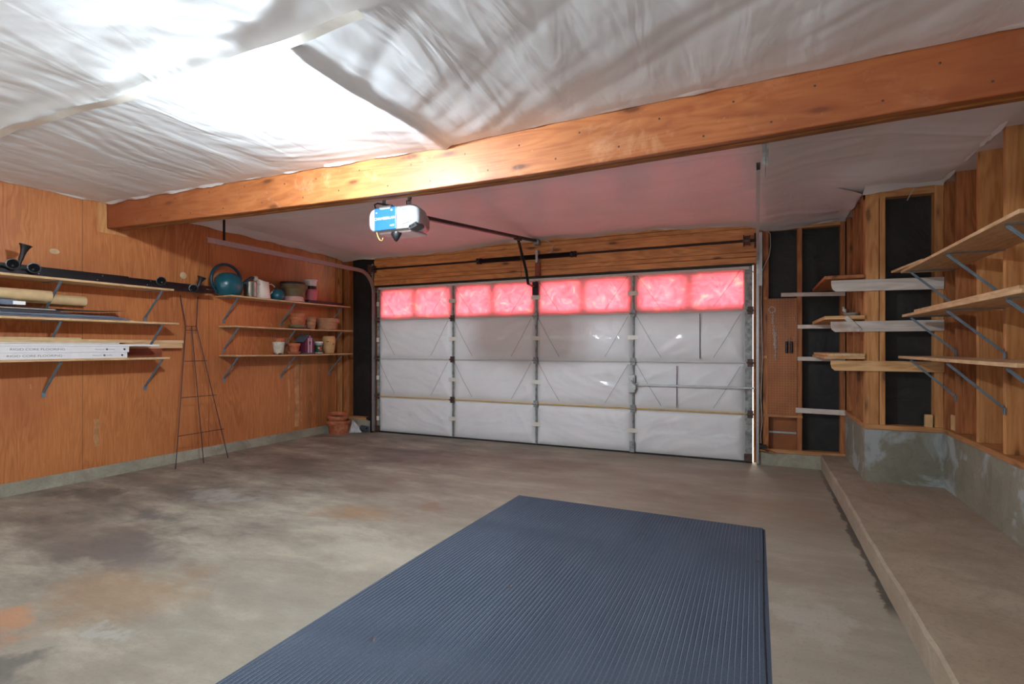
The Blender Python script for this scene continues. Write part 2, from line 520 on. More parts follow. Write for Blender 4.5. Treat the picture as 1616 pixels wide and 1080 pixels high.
# the beam is stained darker and redder toward its ends, partly light falloff painted into the colour
_b = M['beam'].node_tree
_pb = _b.nodes['Principled BSDF']
_src = _pb.inputs['Base Color'].links[0].from_socket
_t = _b.nodes.new('ShaderNodeTexCoord'); _s = _b.nodes.new('ShaderNodeSeparateXYZ')
_b.links.new(_t.outputs['Object'], _s.inputs[0])
_m = _b.nodes.new('ShaderNodeMapRange')
_m.inputs['From Min'].default_value = -4.0; _m.inputs['From Max'].default_value = 4.0
_b.links.new(_s.outputs[0], _m.inputs['Value'])
_r = _b.nodes.new('ShaderNodeValToRGB')
for _p, _c in ((0.0, 0.85), (0.10, 0.8), (0.30, 0.25), (0.42, 0.0), (0.62, 0.1), (0.80, 0.5), (1.0, 0.55)):
    _e = _r.color_ramp.elements[0] if _p == 0.0 else _r.color_ramp.elements.new(_p)
    _e.position = _p; _e.color = (_c, _c, _c, 1)
_b.links.new(_m.outputs[0], _r.inputs[0])
_x = _b.nodes.new('ShaderNodeMix'); _x.data_type = 'RGBA'
_b.links.new(_r.outputs[0], _x.inputs[0]); _b.links.new(_src, _x.inputs[6])
_x.inputs[7].default_value = (*s2l((134, 66, 34)), 1)
_b.links.new(_x.outputs[2], _pb.inputs['Base Color'])

em = N('lit lamp panel')
em.b.inputs['Base Color'].default_value = (1, 1, 1, 1)
em.b.inputs['Emission Color'].default_value = (0.82, 0.93, 1.0, 1)
em.b.inputs['Emission Strength'].default_value = LAMP_EMIT
M['lamp_lit'] = em.m


# ------------------------------------------------------------------ mesh helpers
class MB:
    def __init__(s):
        s.v, s.f, s.sm = [], [], []

    def add(s, vs, fs, smooth=False):
        k = len(s.v)
        s.v += [tuple(p) for p in vs]
        s.f += [tuple(i + k for i in f) for f in fs]
        s.sm += [smooth] * len(fs)
        return s

    def box(s, x0, x1, y0, y1, z0, z1):
        x0, x1 = sorted((x0, x1)); y0, y1 = sorted((y0, y1)); z0, z1 = sorted((z0, z1))
        vs = [(x, y, z) for z in (z0, z1) for y in (y0, y1) for x in (x0, x1)]
        return s.add(vs, [(0, 2, 3, 1), (4, 5, 7, 6), (0, 1, 5, 4), (2, 6, 7, 3), (0, 4, 6, 2), (1, 3, 7, 5)])

    def obox(s, c, size, rot):
        R = Euler(rot).to_matrix()
        hx, hy, hz = size[0] / 2, size[1] / 2, size[2] / 2
        vs = [Vector(c) + R @ Vector((x, y, z)) for z in (-hz, hz) for y in (-hy, hy) for x in (-hx, hx)]
        return s.add(vs, [(0, 2, 3, 1), (4, 5, 7, 6), (0, 1, 5, 4), (2, 6, 7, 3), (0, 4, 6, 2), (1, 3, 7, 5)])

    def prism(s, poly, axis, a, b):
        """poly: 2-D points in the two other axes (cyclic order x,y,z)"""
        n = len(poly)
        def P(p, t):
            return {'X': (t, p[0], p[1]), 'Y': (p[0], t, p[1]), 'Z': (p[0], p[1], t)}[axis]
        vs = [P(p, a) for p in poly] + [P(p, b) for p in poly]
        fs = [tuple(range(n))[::-1], tuple(range(n, 2 * n))]
        fs += [(i, (i + 1) % n, n + (i + 1) % n, n + i) for i in range(n)]
        return s.add(vs, fs)

    def bar(s, p0, p1, w, h, up=(0, 0, 1)):
        p0, p1 = Vector(p0), Vector(p1)
        d = (p1 - p0).normalized()
        side = d.cross(Vector(up))
        if side.length < 1e-4:
            side = d.cross(Vector((1, 0, 0)))
        side.normalize()
        u = side.cross(d)
        vs = []
        for p in (p0, p1):
            for a, b in ((-1, -1), (1, -1), (1, 1), (-1, 1)):
                vs.append(p + side * a * w / 2 + u * b * h / 2)
        return s.add(vs, [(3, 2, 1, 0), (4, 5, 6, 7), (0, 1, 5, 4), (1, 2, 6, 5), (2, 3, 7, 6), (3, 0, 4, 7)])

    def tube(s, path, r, n=8, cap=True):
        path = [Vector(p) for p in path]
        rs = r if isinstance(r, (list, tuple)) else [r] * len(path)
        ref = None
        rings = []
        for i, p in enumerate(path):
            t = (path[min(i + 1, len(path) - 1)] - path[max(i - 1, 0)]).normalized()
            if ref is None:
                ref = Vector((0, 0, 1)) if abs(t.z) < 0.9 else Vector((1, 0, 0))
            a = (ref - t * ref.dot(t)).normalized()
            ref = a
            b = t.cross(a)
            rings.append([p + (a * math.cos(2 * math.pi * j / n) + b * math.sin(2 * math.pi * j / n)) * rs[i] for j in range(n)])
        vs = [q for rg in rings for q in rg]
        fs = []
        for i in range(len(path) - 1):
            for j in range(n):
                fs.append((i * n + j, i * n + (j + 1) % n, (i + 1) * n + (j + 1) % n, (i + 1) * n + j))
        s.add(vs, fs, True)
        if cap:
            k = len(s.v) - len(vs)
            s.f += [tuple(k + j for j in range(n))[::-1], tuple(k + (len(path) - 1) * n + j for j in range(n))]
            s.sm += [False, False]
        return s

    def lathe(s, prof, c=(0, 0, 0), n=28, rot=None, sx=1.0, sy=1.0):
        """prof: (r, z) pairs from the bottom outside round to wherever it ends"""
        R = Euler(rot).to_matrix() if rot else Matrix.Identity(3)
        vs, fs = [], []
        for r, z in prof:
            for j in range(n):
                a = 2 * math.pi * j / n
                vs.append(Vector(c) + R @ Vector((r * math.cos(a) * sx, r * math.sin(a) * sy, z)))
        for i in range(len(prof) - 1):
            for j in range(n):
                fs.append((i * n + j, i * n + (j + 1) % n, (i + 1) * n + (j + 1) % n, (i + 1) * n + j))
        if prof[0][0] > 1e-4:
            fs.append(tuple(range(n))[::-1])
        if prof[-1][0] > 1e-4:
            k = (len(prof) - 1) * n
            fs.append(tuple(k + j for j in range(n)))
        return s.add(vs, fs, True)

    def grid(s, fn, nu, nv, smooth=True, flip=False):
        vs = [fn(i / nu, j / nv) for j in range(nv + 1) for i in range(nu + 1)]
        fs = []
        for j in range(nv):
            for i in range(nu):
                a = j * (nu + 1) + i
                q = (a, a + 1, a + nu + 2, a + nu + 1)
                fs.append(q[::-1] if flip else q)
        return s.add(vs, fs, smooth)

    def build(s, name, mat, parent=None, origin=None, bevel=0.0, seg=1):
        o0 = Vector(origin) if origin is not None else (Vector(parent['_o']) if parent is not None else Vector((0, 0, 0)))
        me = bpy.data.meshes.new(name)
        me.from_pydata([tuple(Vector(p) - o0) for p in s.v], [], s.f)
        me.materials.append(mat)
        me.polygons.foreach_set('use_smooth', s.sm)
        me.update()
        bm = bmesh.new(); bm.from_mesh(me)
        bmesh.ops.remove_doubles(bm, verts=bm.verts, dist=1e-6)
        bmesh.ops.recalc_face_normals(bm, faces=bm.faces)
        bm.to_mesh(me); bm.free()
        if any(s.sm):
            try:
                me.set_sharp_from_angle(angle=math.radians(40))
            except Exception:
                pass
        o = bpy.data.objects.new(name, me)
        COL.objects.link(o)
        if parent is not None:
            o.parent = parent
            o['_o'] = tuple(o0)
        else:
            o.location = o0
            o['_o'] = tuple(o0)
        if bevel:
            b = o.modifiers.new('edge', 'BEVEL')
            b.width = bevel
            b.segments = seg
            b.limit_method = 'ANGLE'
            b.angle_limit = math.radians(40)
        return o


def tag(o, label, cat, group=None, kind=None):
    if label: o['label'] = label
    if cat: o['category'] = cat
    if group: o['group'] = group
    if kind: o['kind'] = kind
    return o


def thing(name, loc, label, cat, group=None, kind=None):
    e = bpy.data.objects.new(name, None)
    e.empty_display_size = 0.05
    e.location = loc
    e['_o'] = tuple(loc)
    COL.objects.link(e)
    return tag(e, label, cat, group, kind)


def struct(name, mb, mat, origin=(0, 0, 0), bevel=0.0, label=None, cat=None):
    o = mb.build(name, mat, None, origin, bevel)
    o['kind'] = 'structure'
    if label: o['label'] = label
    if cat: o['category'] = cat
    return o


def copy_tree(o, loc, label=None):
    c = o.copy(); COL.objects.link(c)
    c.location = loc
    if label: c['label'] = label
    for ch in o.children:
        d = ch.copy(); COL.objects.link(d); d.parent = c
        for g in ch.children:
            e = g.copy(); COL.objects.link(e); e.parent = d
    return c


def text(body, size, loc, rot, mat, parent, name='lettering', align='LEFT', sx=1.0, depth=0.0004, space=1.0):
    cu = bpy.data.curves.new(name, 'FONT')
    cu.body = body
    cu.size = size
    cu.extrude = depth
    cu.align_x = align
    cu.align_y = 'CENTER'
    cu.space_character = space
    cu.materials.append(mat)
    f = bpy.data.objects.new(name, cu)
    COL.objects.link(f)
    me = bpy.data.meshes.new_from_object(f.evaluated_get(bpy.context.evaluated_depsgraph_get()))
    bpy.data.objects.remove(f)
    o = bpy.data.objects.new(name, me)
    COL.objects.link(o)
    o.parent = parent
    o.location = Vector(loc) - Vector(parent['_o'])
    o.rotation_euler = rot
    o.scale = (sx, 1, 1)
    return o


# vectorised gradient noise for cloth-like surfaces
def perlin(x, y, seed=0):
    rs = np.random.RandomState(seed)
    ang = rs.rand(256, 256) * 2 * np.pi
    gx, gy = np.cos(ang), np.sin(ang)
    xi, yi = np.floor(x).astype(int), np.floor(y).astype(int)
    xf, yf = x - xi, y - yi
    u = xf * xf * xf * (xf * (xf * 6 - 15) + 10)
    v = yf * yf * yf * (yf * (yf * 6 - 15) + 10)
    def g(ix, iy, dx, dy):
        a, b = ix % 256, iy % 256
        return gx[a, b] * dx + gy[a, b] * dy
    n00 = g(xi, yi, xf, yf); n10 = g(xi + 1, yi, xf - 1, yf)
    n01 = g(xi, yi + 1, xf, yf - 1); n11 = g(xi + 1, yi + 1, xf - 1, yf - 1)
    return (n00 * (1 - u) + n10 * u) * (1 - v) + (n01 * (1 - u) + n11 * u) * v * 1.0


def ridge(x, y, seed):
    return 1 - 2 * np.abs(perlin(x, y, seed))


def mesh_grid(name, X, Y, Z, mat):
    """height-field mesh from 2-D arrays"""
    ny, nx = X.shape
    vs = np.stack([X, Y, Z], -1).reshape(-1, 3)
    idx = np.arange(nx * ny).reshape(ny, nx)
    q = np.stack([idx[:-1, :-1], idx[:-1, 1:], idx[1:, 1:], idx[1:, :-1]], -1).reshape(-1, 4)
    me = bpy.data.meshes.new(name)
    me.from_pydata(vs.tolist(), [], q.tolist())
    me.materials.append(mat)
    me.polygons.foreach_set('use_smooth', [True] * len(q))
    me.update()
    o = bpy.data.objects.new(name, me)
    COL.objects.link(o)
    o['_o'] = (0, 0, 0)
    return o


# ================================================================== THE SETTING
# floor
struct('floor', MB().box(XL - 0.3, 1.7, BACK, D + 0.12, -0.1, 0.0), M['floor'])
struct('ground', MB().box(-9, 5, D + 0.12, 16, -0.15, -0.03), M['concrete_curb'])

# raised step and foundation along the right wall
def wobble_box(x0, x1, y0, y1, z0, z1, amp=0.006, side='x0', n=60):
    """long box whose left top edge is a little ragged, as cast concrete is"""
    mb = MB()
    vs, fs = [], []
    for i in range(n + 1):
        y = y0 + (y1 - y0) * i / n
        w = amp * (math.sin(y * 3.1) + 0.6 * math.sin(y * 11.3 + 1) + 0.4 * math.sin(y * 29 + 2)) * 0.6
        wz = amp * 0.5 * math.sin(y * 17 + 0.3)
        vs += [(x0 + 0.012 + w * 0.3, y, z0), (x0 + w, y, z1 - 0.012 + wz), (x0 + 0.012 + w, y, z1), (x1, y, z1), (x1, y, z0)]
    for i in range(n):
        for j in range(5):
            a, b = i * 5 + j, i * 5 + (j + 1) % 5
            fs.append((a, b, b + 5, a + 5))
    fs += [(4, 3, 2, 1, 0), tuple(n * 5 + j for j in range(5))]
    return mb.add(vs, fs)

struct('floor_step', wobble_box(0.572, XR + 0.02, BACK, D + 0.1, -0.02, ZS), M['concrete_step'],
       label='low raised concrete step along the foot of the right wall', cat='step')

# wall_right: concrete foundation with studs and brown sheathing above
wr = struct('wall_right', MB().box(XR, XR + 0.3, BACK, YB + 0.3, 0, ZC), M['concrete_wall'],
            label='right wall of open studs above a concrete foundation', cat='wall')
MB().box(XR + 0.14, XR + 0.17, BACK, YB + 0.3, ZC, 2.75).build('sheathing', M['sheath'], wr)
MB().box(XR - 0.012, XR + 0.14, BACK, YB - 0.02, ZC, ZC + 0.038).build('bottom_plate', M['plate_y'], wr, bevel=0.003)
ysr = [4.76 - 0.41 * i for i in range(0, 17)]
for i, y in enumerate(ysr):
    MB().box(XR, XR + 0.14, y, y + 0.038, ZC + 0.038, 2.72).build('stud', M['stud'] if i % 3 else M['stud_old'], wr, bevel=0.002)
for y in (4.95, 4.50, 4.42, 4.08):
    MB().box(XR + 0.105, XR + 0.14, y - 0.05, y + 0.05, ZC + 0.038, 2.72).build('backing_board', M['stud_old'], wr, bevel=0.002)

# bump-out: foundation, studs on its face and its side
wb = struct('wall_bump', MB().box(XB, XR + 0.02, YB, D + 0.2, 0, ZC), M['concrete_wall'],
            label='concrete and stud bump-out in the far right corner', cat='wall')
MB().box(XB + 0.10, XR + 0.17, YB + 0.095, YB + 0.11, ZC, 2.75).build('building_paper', M['tar'], wb)
for x0, x1 in ((0.788, 0.879), (0.884, 0.922), (1.235, 1.290)):
    MB().box(x0, x1, YB, YB + 0.09, ZC + 0.038, 2.72).build('stud', M['stud'], wb, bevel=0.002)
MB().box(XR - 0.002, XR + 0.14, YB - 0.012, YB + 0.03, ZC, 2.72).build('corner_stud', M['stud_old'], wb, bevel=0.002)
MB().box(XB, XR, YB - 0.008, YB + 0.09, ZC, ZC + 0.038).build('bottom_plate', M['plate_x'], wb, bevel=0.003)
MB().box(XB, XR + 0.14, YB + 0.002, YB + 0.09, 2.40, 2.60).build('top_plate', M['plate_x'], wb, bevel=0.003)
for y in (5.22, 5.45, 5.62, 5.98):
    MB().box(XB, XB + 0.09, y, y + 0.038, ZC + 0.038, 2.72).build('stud', M['stud_old'], wb, bevel=0.002)
MB().box(XB - 0.008, XB + 0.12, YB + 0.09, D, ZC, ZC + 0.038).build('bottom_plate', M['plate_y'], wb, bevel=0.003)
MB().box(XB + 0.125, XB + 0.15, YB + 0.11, D + 0.1, ZC, 2.75).build('sheathing', M['sheath'], wb)

# wall_back: framing either side of the garage door, header over it
wk = struct('wall_back', MB().box(0.0, XB + 0.01, D - 0.02, D + 0.12, 0, 0.132), M['concrete_curb'],
            label='framed end wall around the garage door', cat='wall')
MB().box(-5.9, -5.0, D - 0.02, D + 0.12, 0, 0.165).build('curb', M['concrete_curb'], wk)
MB().box(0.03, XB, D - 0.005, D + 0.10, 0.132, 0.17).build('bottom_plate', M['plate_x'], wk, bevel=0.003)
MB().box(-5.55, -5.03, D - 0.005, D + 0.10, 0.165, 0.20).build('bottom_plate', M['plate_x'], wk, bevel=0.003)
MB().box(-0.02, XB + 0.6, D + 0.10, D + 0.13, 0, 2.75).build('building_paper', M['tar'], wk)
MB().box(-5.9, -5.0, D + 0.10, D + 0.13, 0, 2.75).build('building_paper', M['tar'], wk)
for x0, x1 in ((0.058, 0.112), (0.371, 0.416), (0.745, 0.788)):
    MB().box(x0, x1, D, D + 0.09, 0.17, 2.72).build('stud', M['stud_old'], wk, bevel=0.002)
MB().box(0.05, XB, D + 0.002, D + 0.09, 2.42, 2.60).build('top_plate', M['plate_x'], wk, bevel=0.003)
MB().box(-5.55, -5.44, D, D + 0.09, 0.2, 2.72).build('stud', M['stud_old'], wk, bevel=0.002)
MB().box(-5.03, -4.985, D - 0.01, D + 0.12, 0.0, 2.12).build('jamb', M['stud_old'], wk, bevel=0.002)
MB().box(-0.012, 0.05, D - 0.01, D + 0.12, 0.14, 2.62).build('jamb', M['copper'], wk, bevel=0.002)
MB().box(-5.03, -4.895, D + 0.074, D + 0.12, 0.0, 2.12).build('outer_stop', M['stud_old'], wk)
MB().box(-0.031, 0.05, D + 0.074, D + 0.12, 0.0, 2.12).build('outer_stop', M['stud_old'], wk)
# header planks
zz = [(2.09, 2.155), (2.158, 2.205), (2.208, 2.335), (2.338, 2.45), (2.453, 2.50), (2.503, 2.64)]
for i, (a, b) in enumerate(zz):
    MB().box(-4.955, 0.0, D - 0.03 - 0.006 * (i % 2), D + 0.11, a, b).build('header_plank', M['header'], wk, bevel=0.004)
MB().box(-5.0, 0.05, D - 0.02, D + 0.15, 2.6, 2.75).build('header_backing', M['header'], wk)
MB().box(-4.97, -0.02, D - 0.028, D + 0.02, 2.068, 2.09).build('door_stop', M['dark_metal'], wk)

# wall_left: plywood over a concrete curb
wl = struct('wall_left', MB().box(XL - 0.02, XL, BACK, 5.93, 0.108, 2.75), M['plywood'],
            label='orange plywood wall on the left', cat='wall')
MB().box(XL - 0.2, XL + 0.010, BACK, D + 0.1, 0, 0.108).build('curb', M['concrete_curb'], wl)
MB().box(XL - 0.02, XL + 0.012, 5.90, 5.935, 0.108, 2.72).build('edge_board', M['stud_old'], wl, bevel=0.002)
MB().box(XL - 0.02, XL + 0.004, 5.94, 6.04, 0.108, 2.72).build('stud', M['stud'], wl, bevel=0.002)
MB().box(XL - 0.2, XL - 0.02, BACK, D + 0.1, 0.1, 2.75).build('framing', M['stud_old'], wl)
MB().prism([(2.845, 2.60), (2.845, 2.285), (3.10, 2.285), (3.10, 2.315), (2.925, 2.325), (2.925, 2.60)], 'X', XL, XL + 0.006).build('beam_pocket_trim', M['stud'], wl)
# pale filler patches on the plywood
for (y, z, a, b) in ((2.52, 2.05, 0.035, 0.022), (3.66, 1.98, 0.035, 0.035)):
    m = MB(); m.lathe([(0.0, 0.0015), (1.0, 0.001), (1.06, 0)], (XL, y, z), 16, (0, math.pi / 2, 0), b, a)
    m.build('filler_patch', plain('pale filler', (206, 176, 140), 0.8), wl)

for (ya, yb, za, zb_) in ((5.05, 5.075, 0.25, 1.02), (5.16, 5.23, 0.16, 1.05), (5.26, 5.28, 0.22, 1.02), (2.82, 2.86, 0.30, 0.55)):
    m = MB(); n = 14
    m.grid(lambda u, v: (XL + 0.0008, ya + (yb - ya) * u + 0.006 * math.sin(v * 9 + ya * 7), za + (zb_ - za) * v), 2, n, smooth=False)
    m.build('glue_streak', M['streak'], wl)
# roof over the sheeting, an unseen slab added to block outside light
struct('roof', MB().box(-6.2, 1.8, BACK, D + 0.2, 2.75, 2.85), M['sheath'])

# ------------------------------------------------------------------ ceilings of stapled white sheeting
BX = [-5.57, -3.8, -1.97, -1.22, 0.0, 0.58, 1.02, 1.5]
BT = [2.563, 2.545, 2.512, 2.532, 2.548, 2.562, 2.566, 2.568]     # where the sheet meets the beam
BB = [2.335, 2.290, 2.256, 2.254, 2.275, 2.292, 2.298, 2.305]     # underside of the (slightly sagging) beam


def ceiling_front():
    xs = np.arange(XL - 0.005, 1.46, 0.016)
    ys = np.linspace(0.2, 2.925, 175)
    X, Y = np.meshgrid(xs, ys)
    zb = np.interp(X, BX, BT)
    te = np.clip((2.925 - Y) / 1.6, 0, 1)
    base = zb * (1 - te) + 2.575 * te
    # billow between joists that run along Y
    ph = (X + 0.291) / 0.413
    base -= 0.003 * np.sin(np.pi * (ph - np.floor(ph)))
    base += 0.012 * perlin(X * 0.9, Y * 0.9, 3)
    # creases whose direction changes from zone to zone
    def bil(ang, across, along, seed, warp=0.22):
        wx = X + warp * perlin(X * 1.2, Y * 1.2, seed + 50)
        wy = Y + warp * perlin(X * 1.2 + 9, Y * 1.2, seed + 51)
        c, s_ = math.cos(math.radians(ang)), math.sin(math.radians(ang))
        b, a = wx * c + wy * s_, -wx * s_ + wy * c
        return np.sqrt(perlin(a * across, b * along, seed) ** 2 + 0.0012)
    def sig(t):
        return 1 / (1 + np.exp(-np.clip(t, -30, 30)))
    jd = np.abs(ph - np.round(ph)) * 0.413
    left = sig(-(X + 1.82) / 0.04)
    near = sig((Y - 2.25) / 0.10)            # strip along the beam
    front = sig(-(Y - 1.66) / 0.04)          # sheet on the camera side of the lapped seam
    corner = sig(-(X + 3.25) / 0.15)
    zA = 0.020 * bil(112, 2.6, 0.35, 11) + 0.012 * bil(100, 6.5, 0.8, 12) + 0.012 * bil(20, 8.5, 2.0, 13) * np.exp(-(jd / 0.09) ** 2)
    zB = 0.012 * bil(8, 5.0, 0.5, 14) + 0.010 * bil(14, 11.0, 1.0, 15) + 0.004 * bil(4, 20.0, 2.0, 16)
    zC = 0.026 * bil(140, 2.0, 1.1, 17, 0.4) + 0.018 * bil(65, 4.5, 1.6, 18, 0.3) + 0.010 * bil(30, 9.0, 3.0, 19)
    zM = 0.030 * bil(60, 1.8, 0.6, 23) + 0.012 * bil(30, 5.0, 1.2, 24) + 0.004 * bil(80, 11.0, 2.5, 25)
    lf = zA * corner + (1 - corner) * (zB * near + zM * (1 - near))
    lf = lf * (1 - front) + zC * front
    rt = 0.026 * bil(-33, 2.0, 0.28, 31, 0.10) + (0.013 * bil(-31, 5.5, 0.5, 32, 0.08) + 0.004 * bil(-35, 12.0, 0.9, 33, 0.08)) * (0.35 + 0.9 * np.clip(perlin(X * 1.6, Y * 1.6 + 7, 21) + 0.35, 0, 1))
    Z = base - (0.62 * lf * left + 0.75 * rt * (1 - left)) * np.clip((2.925 - Y) / 0.12 + 0.15, 0, 1)
    on = 1
    # lapped seam along X and the pulled edge along Y
    sy = 1.64 + 0.03 * np.sin(X * 2.1)
    on = 1 / (1 + np.exp((X + 1.3) / 0.05))
    d = Y - sy
    Z -= on * (0.016 * np.exp(-(d / 0.045) ** 2) * (0.7 + 0.6 * perlin(X * 4, Y * 0 + 2, 9)))
    Z -= on * 0.012 / (1 + np.exp(-d / 0.01)) * np.exp(-np.clip(d, 0, 9) / 0.25)
    sxl = -1.84 - 0.03 * np.sin(Y * 4)
    d2 = X - sxl
    ony = 1 / (1 + np.exp(-(Y - 1.7) / 0.05))
    Z -= ony * 0.019 * np.where(d2 < 0, np.exp(-(d2 / 0.085) ** 2), np.exp(-(d2 / 0.022) ** 2))
    return mesh_grid('ceiling', X, Y, Z, M['ceil_front'])


c1 = ceiling_front()
tag(c1, 'crumpled white sheeting stapled over the ceiling in front of the beam', 'ceiling', kind='structure')
struct('ceiling_behind_camera', MB().box(XL, 1.46, BACK, 0.22, 2.56, 2.575), M['ceil_front'])


def ceiling_back():
    xs = np.arange(XL - 0.005, 1.46, 0.022)
    ys = np.linspace(3.0, D + 0.0, 130)
    X, Y = np.meshgrid(xs, ys)
    edge = np.interp(X, [-5.55, -4.95, -3.8, -2.6, -1.26, -0.1, 0.06, 0.3, 0.8, 1.3], [2.51, 2.505, 2.505, 2.55, 2.548, 2.515, 2.46, 2.455, 2.462, 2.47])
    t = np.clip((Y - 4.2) / (D - 4.2), 0, 1) ** 1.5
    front = np.interp(X, BX, BT) + 0.03
    Z = front * (1 - t) + edge * t
    rt = np.clip((X - 0.75) / 0.5, 0, 1)
    Z = Z * (1 - rt) + (2.50 + 0 * Y) * rt - rt * 0.03 * np.clip((Y - 4) / 1, 0, 1)
    q_ = 1 / (1 + np.exp(-np.clip((X - 0.60) / 0.06, -30, 30))) / (1 + np.exp(-np.clip((Y - 4.7) / 0.08, -30, 30)))
    Z = Z * (1 - q_) + 2.482 * q_
    ph = (X + 0.291) / 0.61
    Z -= 0.008 * np.abs(np.sin(np.pi * ph))
    Z += 0.02 * perlin(X * 0.9, Y * 0.9, 41)
    wx = X + 0.2 * perlin(X * 1.5, Y * 1.5, 42)
    wy = Y + 0.2 * perlin(X * 1.5, Y * 1.5 + 5, 43)
    amp = 0.4 + 0.8 * np.clip(X + 0.3, 0, 1) + 0.7 * np.clip((Y - 5.4) / 0.6, 0, 1)
    Z -= amp * (0.007 * ridge((wx * .3 + wy) * 2.5, wx * 0.7, 44) + 0.003 * ridge((wx * 0.5 + wy) * 7, wx * 1.2, 45))
    ed = np.exp(-(D - 0.05 - Y) / 0.12)
    Z -= 0.012 * ed * (1 + perlin(X * 2.5, Y * 0 + 3, 46) * 2)
    sm = np.exp(-((Y - 4.0 - 0.05 * np.sin(X)) / 0.012) ** 2)
    Z -= 0.006 * sm
    return mesh_grid('ceiling', X, Y, Z, M['ceil_back'])


c2 = ceiling_back()
tag(c2, 'smoother white sheeting over the ceiling between beam and garage door', 'ceiling', kind='structure')

def lip(path, inward, parent, drop=0.03, seed=1):
    """irregular free edge of the sheeting, curling down where it is stapled off"""
    rs = random.Random(seed)
    P = [Vector(p) for p in path]
    pts = []
    for i in range(len(P) - 1):
        n = max(2, int((P[i + 1] - P[i]).length / 0.05))
        for j in range(n):
            pts.append((P[i].lerp(P[i + 1], j / n), Vector(inward[i]).lerp(Vector(inward[i + 1]), j / n)))
    pts.append((P[-1], Vector(inward[-1])))
    vs, fs = [], []
    f = 0.0
    for i, (p, d) in enumerate(pts):
        f = 0.6 * f + 0.4 * rs.uniform(-1, 1)
        h = drop * (1 + 0.7 * f) + 0.006 * math.sin(i * 0.7)
        o = 0.012 * rs.uniform(-0.4, 1)
        vs += [p + d * 0.20 + Vector((0, 0, 0.035)), p + d * 0.10 + Vector((0, 0, 0.012 + 0.004 * f)), p + d * (0.035 + o) + Vector((0, 0, -h * 0.35)), p + d * 0.012 + Vector((0, 0, -h)), p + d * 0.004 + Vector((0, 0, -h * 0.8))]
    for i in range(len(pts) - 1):
        for j in range(4):
            fs.append((i * 5 + j, i * 5 + j + 1, i * 5 + j + 6, i * 5 + j + 5))
    mb = MB(); mb.add(vs, fs, True)
    return mb.build('sheet_edge', M['ceil_back'], parent)


lip([(-5.5, D - 0.01, 2.512), (-4.95, D - 0.035, 2.505), (-3.8, D - 0.035, 2.508), (-2.6, D - 0.035, 2.556), (-1.26, D - 0.035, 2.550), (-0.15, D - 0.035, 2.515), (0.03, D - 0.03, 2.475), (0.3, D - 0.01, 2.462), (XB - 0.03, D - 0.02, 2.468)], [(0, -1, 0)] * 9, c2, 0.022, 3)
lip([(XB - 0.01, D - 0.03, 2.465), (XB - 0.01, 5.5, 2.455), (XB - 0.01, YB - 0.01, 2.462)], [(-1, -0.3, 0)] * 3, c2, 0.02, 5)
lip([(XB - 0.02, YB - 0.01, 2.460), (1.05, YB - 0.015, 2.470), (1.28, YB - 0.02, 2.468)], [(0, -1, 0)] * 3, c2, 0.026, 6)
lip([(1.288, YB - 0.03, 2.475), (1.288, 4.6, 2.490), (1.288, 4.2, 2.492), (1.288, 3.7, 2.505), (1.288, 3.08, 2.515)], [(-1, 0, 0)] * 5, c2, 0.028, 8)
lip([(XL + 0.006, 3.08, 2.57), (XL + 0.006, 4.4, 2.545), (XL + 0.006, 5.9, 2.515)], [(1, 0, 0)] * 3, c2, 0.012, 9)
lip([(XL + 0.004, 0.3, 2.572), (XL + 0.004, 1.6, 2.568), (XL + 0.004, 2.92, 2.570)], [(1, 0, 0)] * 3, c1, 0.014, 10)
lip([(x, 2.926, float(np.interp(x, BX, BT)) + 0.006) for x in (-5.5, -4.4, -3.3, -2.2, -1.85)], [(0, -1, 0)] * 5, c1, 0.016, 11)
lip([(x, 2.926, float(np.interp(x, BX, BT)) + 0.006) for x in (-1.75, -1.0, 0.0, 0.6, 1.28)], [(0, -1, 0)] * 5, c1, 0.010, 12)

# tape strip over the seam and cross battens near the lamp
m = MB()
m.grid(lambda u, v: (-5.4 + 4.0 * u, 1.615 + 0.055 * v + 0.03 * math.sin((-5.4 + 4.0 * u) * 2.1), 2.512 + 0.006 * math.sin(u * 40) + 0.012 * math.sin(u * 9)), 120, 3)
m.build('tape_strip', M['tape'], c1)

# ------------------------------------------------------------------ beam
bm_ = thing('beam', (-2.1, 2.93, 2.25), 'long built-up timber beam crossing under the ceiling', 'beam', kind='structure')


def ply(y0, y1, dz, mat, name):
    mb = MB()
    n = 60
    vs, fs = [], []
    for i in range(n + 1):
        x = XL + (1.44 - XL) * i / n
        zb = float(np.interp(x, BX, BB)) + dz
        vs += [(x, y0, zb + 0.004), (x, y0 + 0.004, zb), (x, y1 - 0.004, zb), (x, y1, zb + 0.004), (x, y1, 2.66), (x, y0, 2.66)]
    for i in range(n):
        for j in range(6):
            a, b = i * 6 + j, i * 6 + (j + 1) % 6
            fs.append((a, b, b + 6, a + 6))
    fs += [(5, 4, 3, 2, 1, 0), tuple(n * 6 + j for j in range(6))]
    mb.add(vs, fs)
    return mb.build(name, mat, bm_)


ply(2.93, 2.972, 0.0, M['beam'], 'front_plank')
ply(2.974, 3.016, 0.010, M['beam_dark'], 'middle_plank')
ply(3.018, 3.058, 0.002, M['beam_dark'], 'rear_plank')
ply(3.060, 3.078, 0.008, M['beam_dark'], 'rear_plank')
# nail heads in the face
for i in range(34):
    x = -5.3 + i * 0.2 + random.uniform(-0.05, 0.05)
    zb = float(np.interp(x, BX, BB))
    z = zb + (0.06 if i % 2 else 0.19) + random.uniform(-0.015, 0.015)
    MB().lathe([(0.006, 0.0), (0.005, 0.0015), (0.0, 0.002)], (x, 2.93, z), 8, (math.pi / 2, 0, 0)).build('nail_head', M['rust'], bm_)

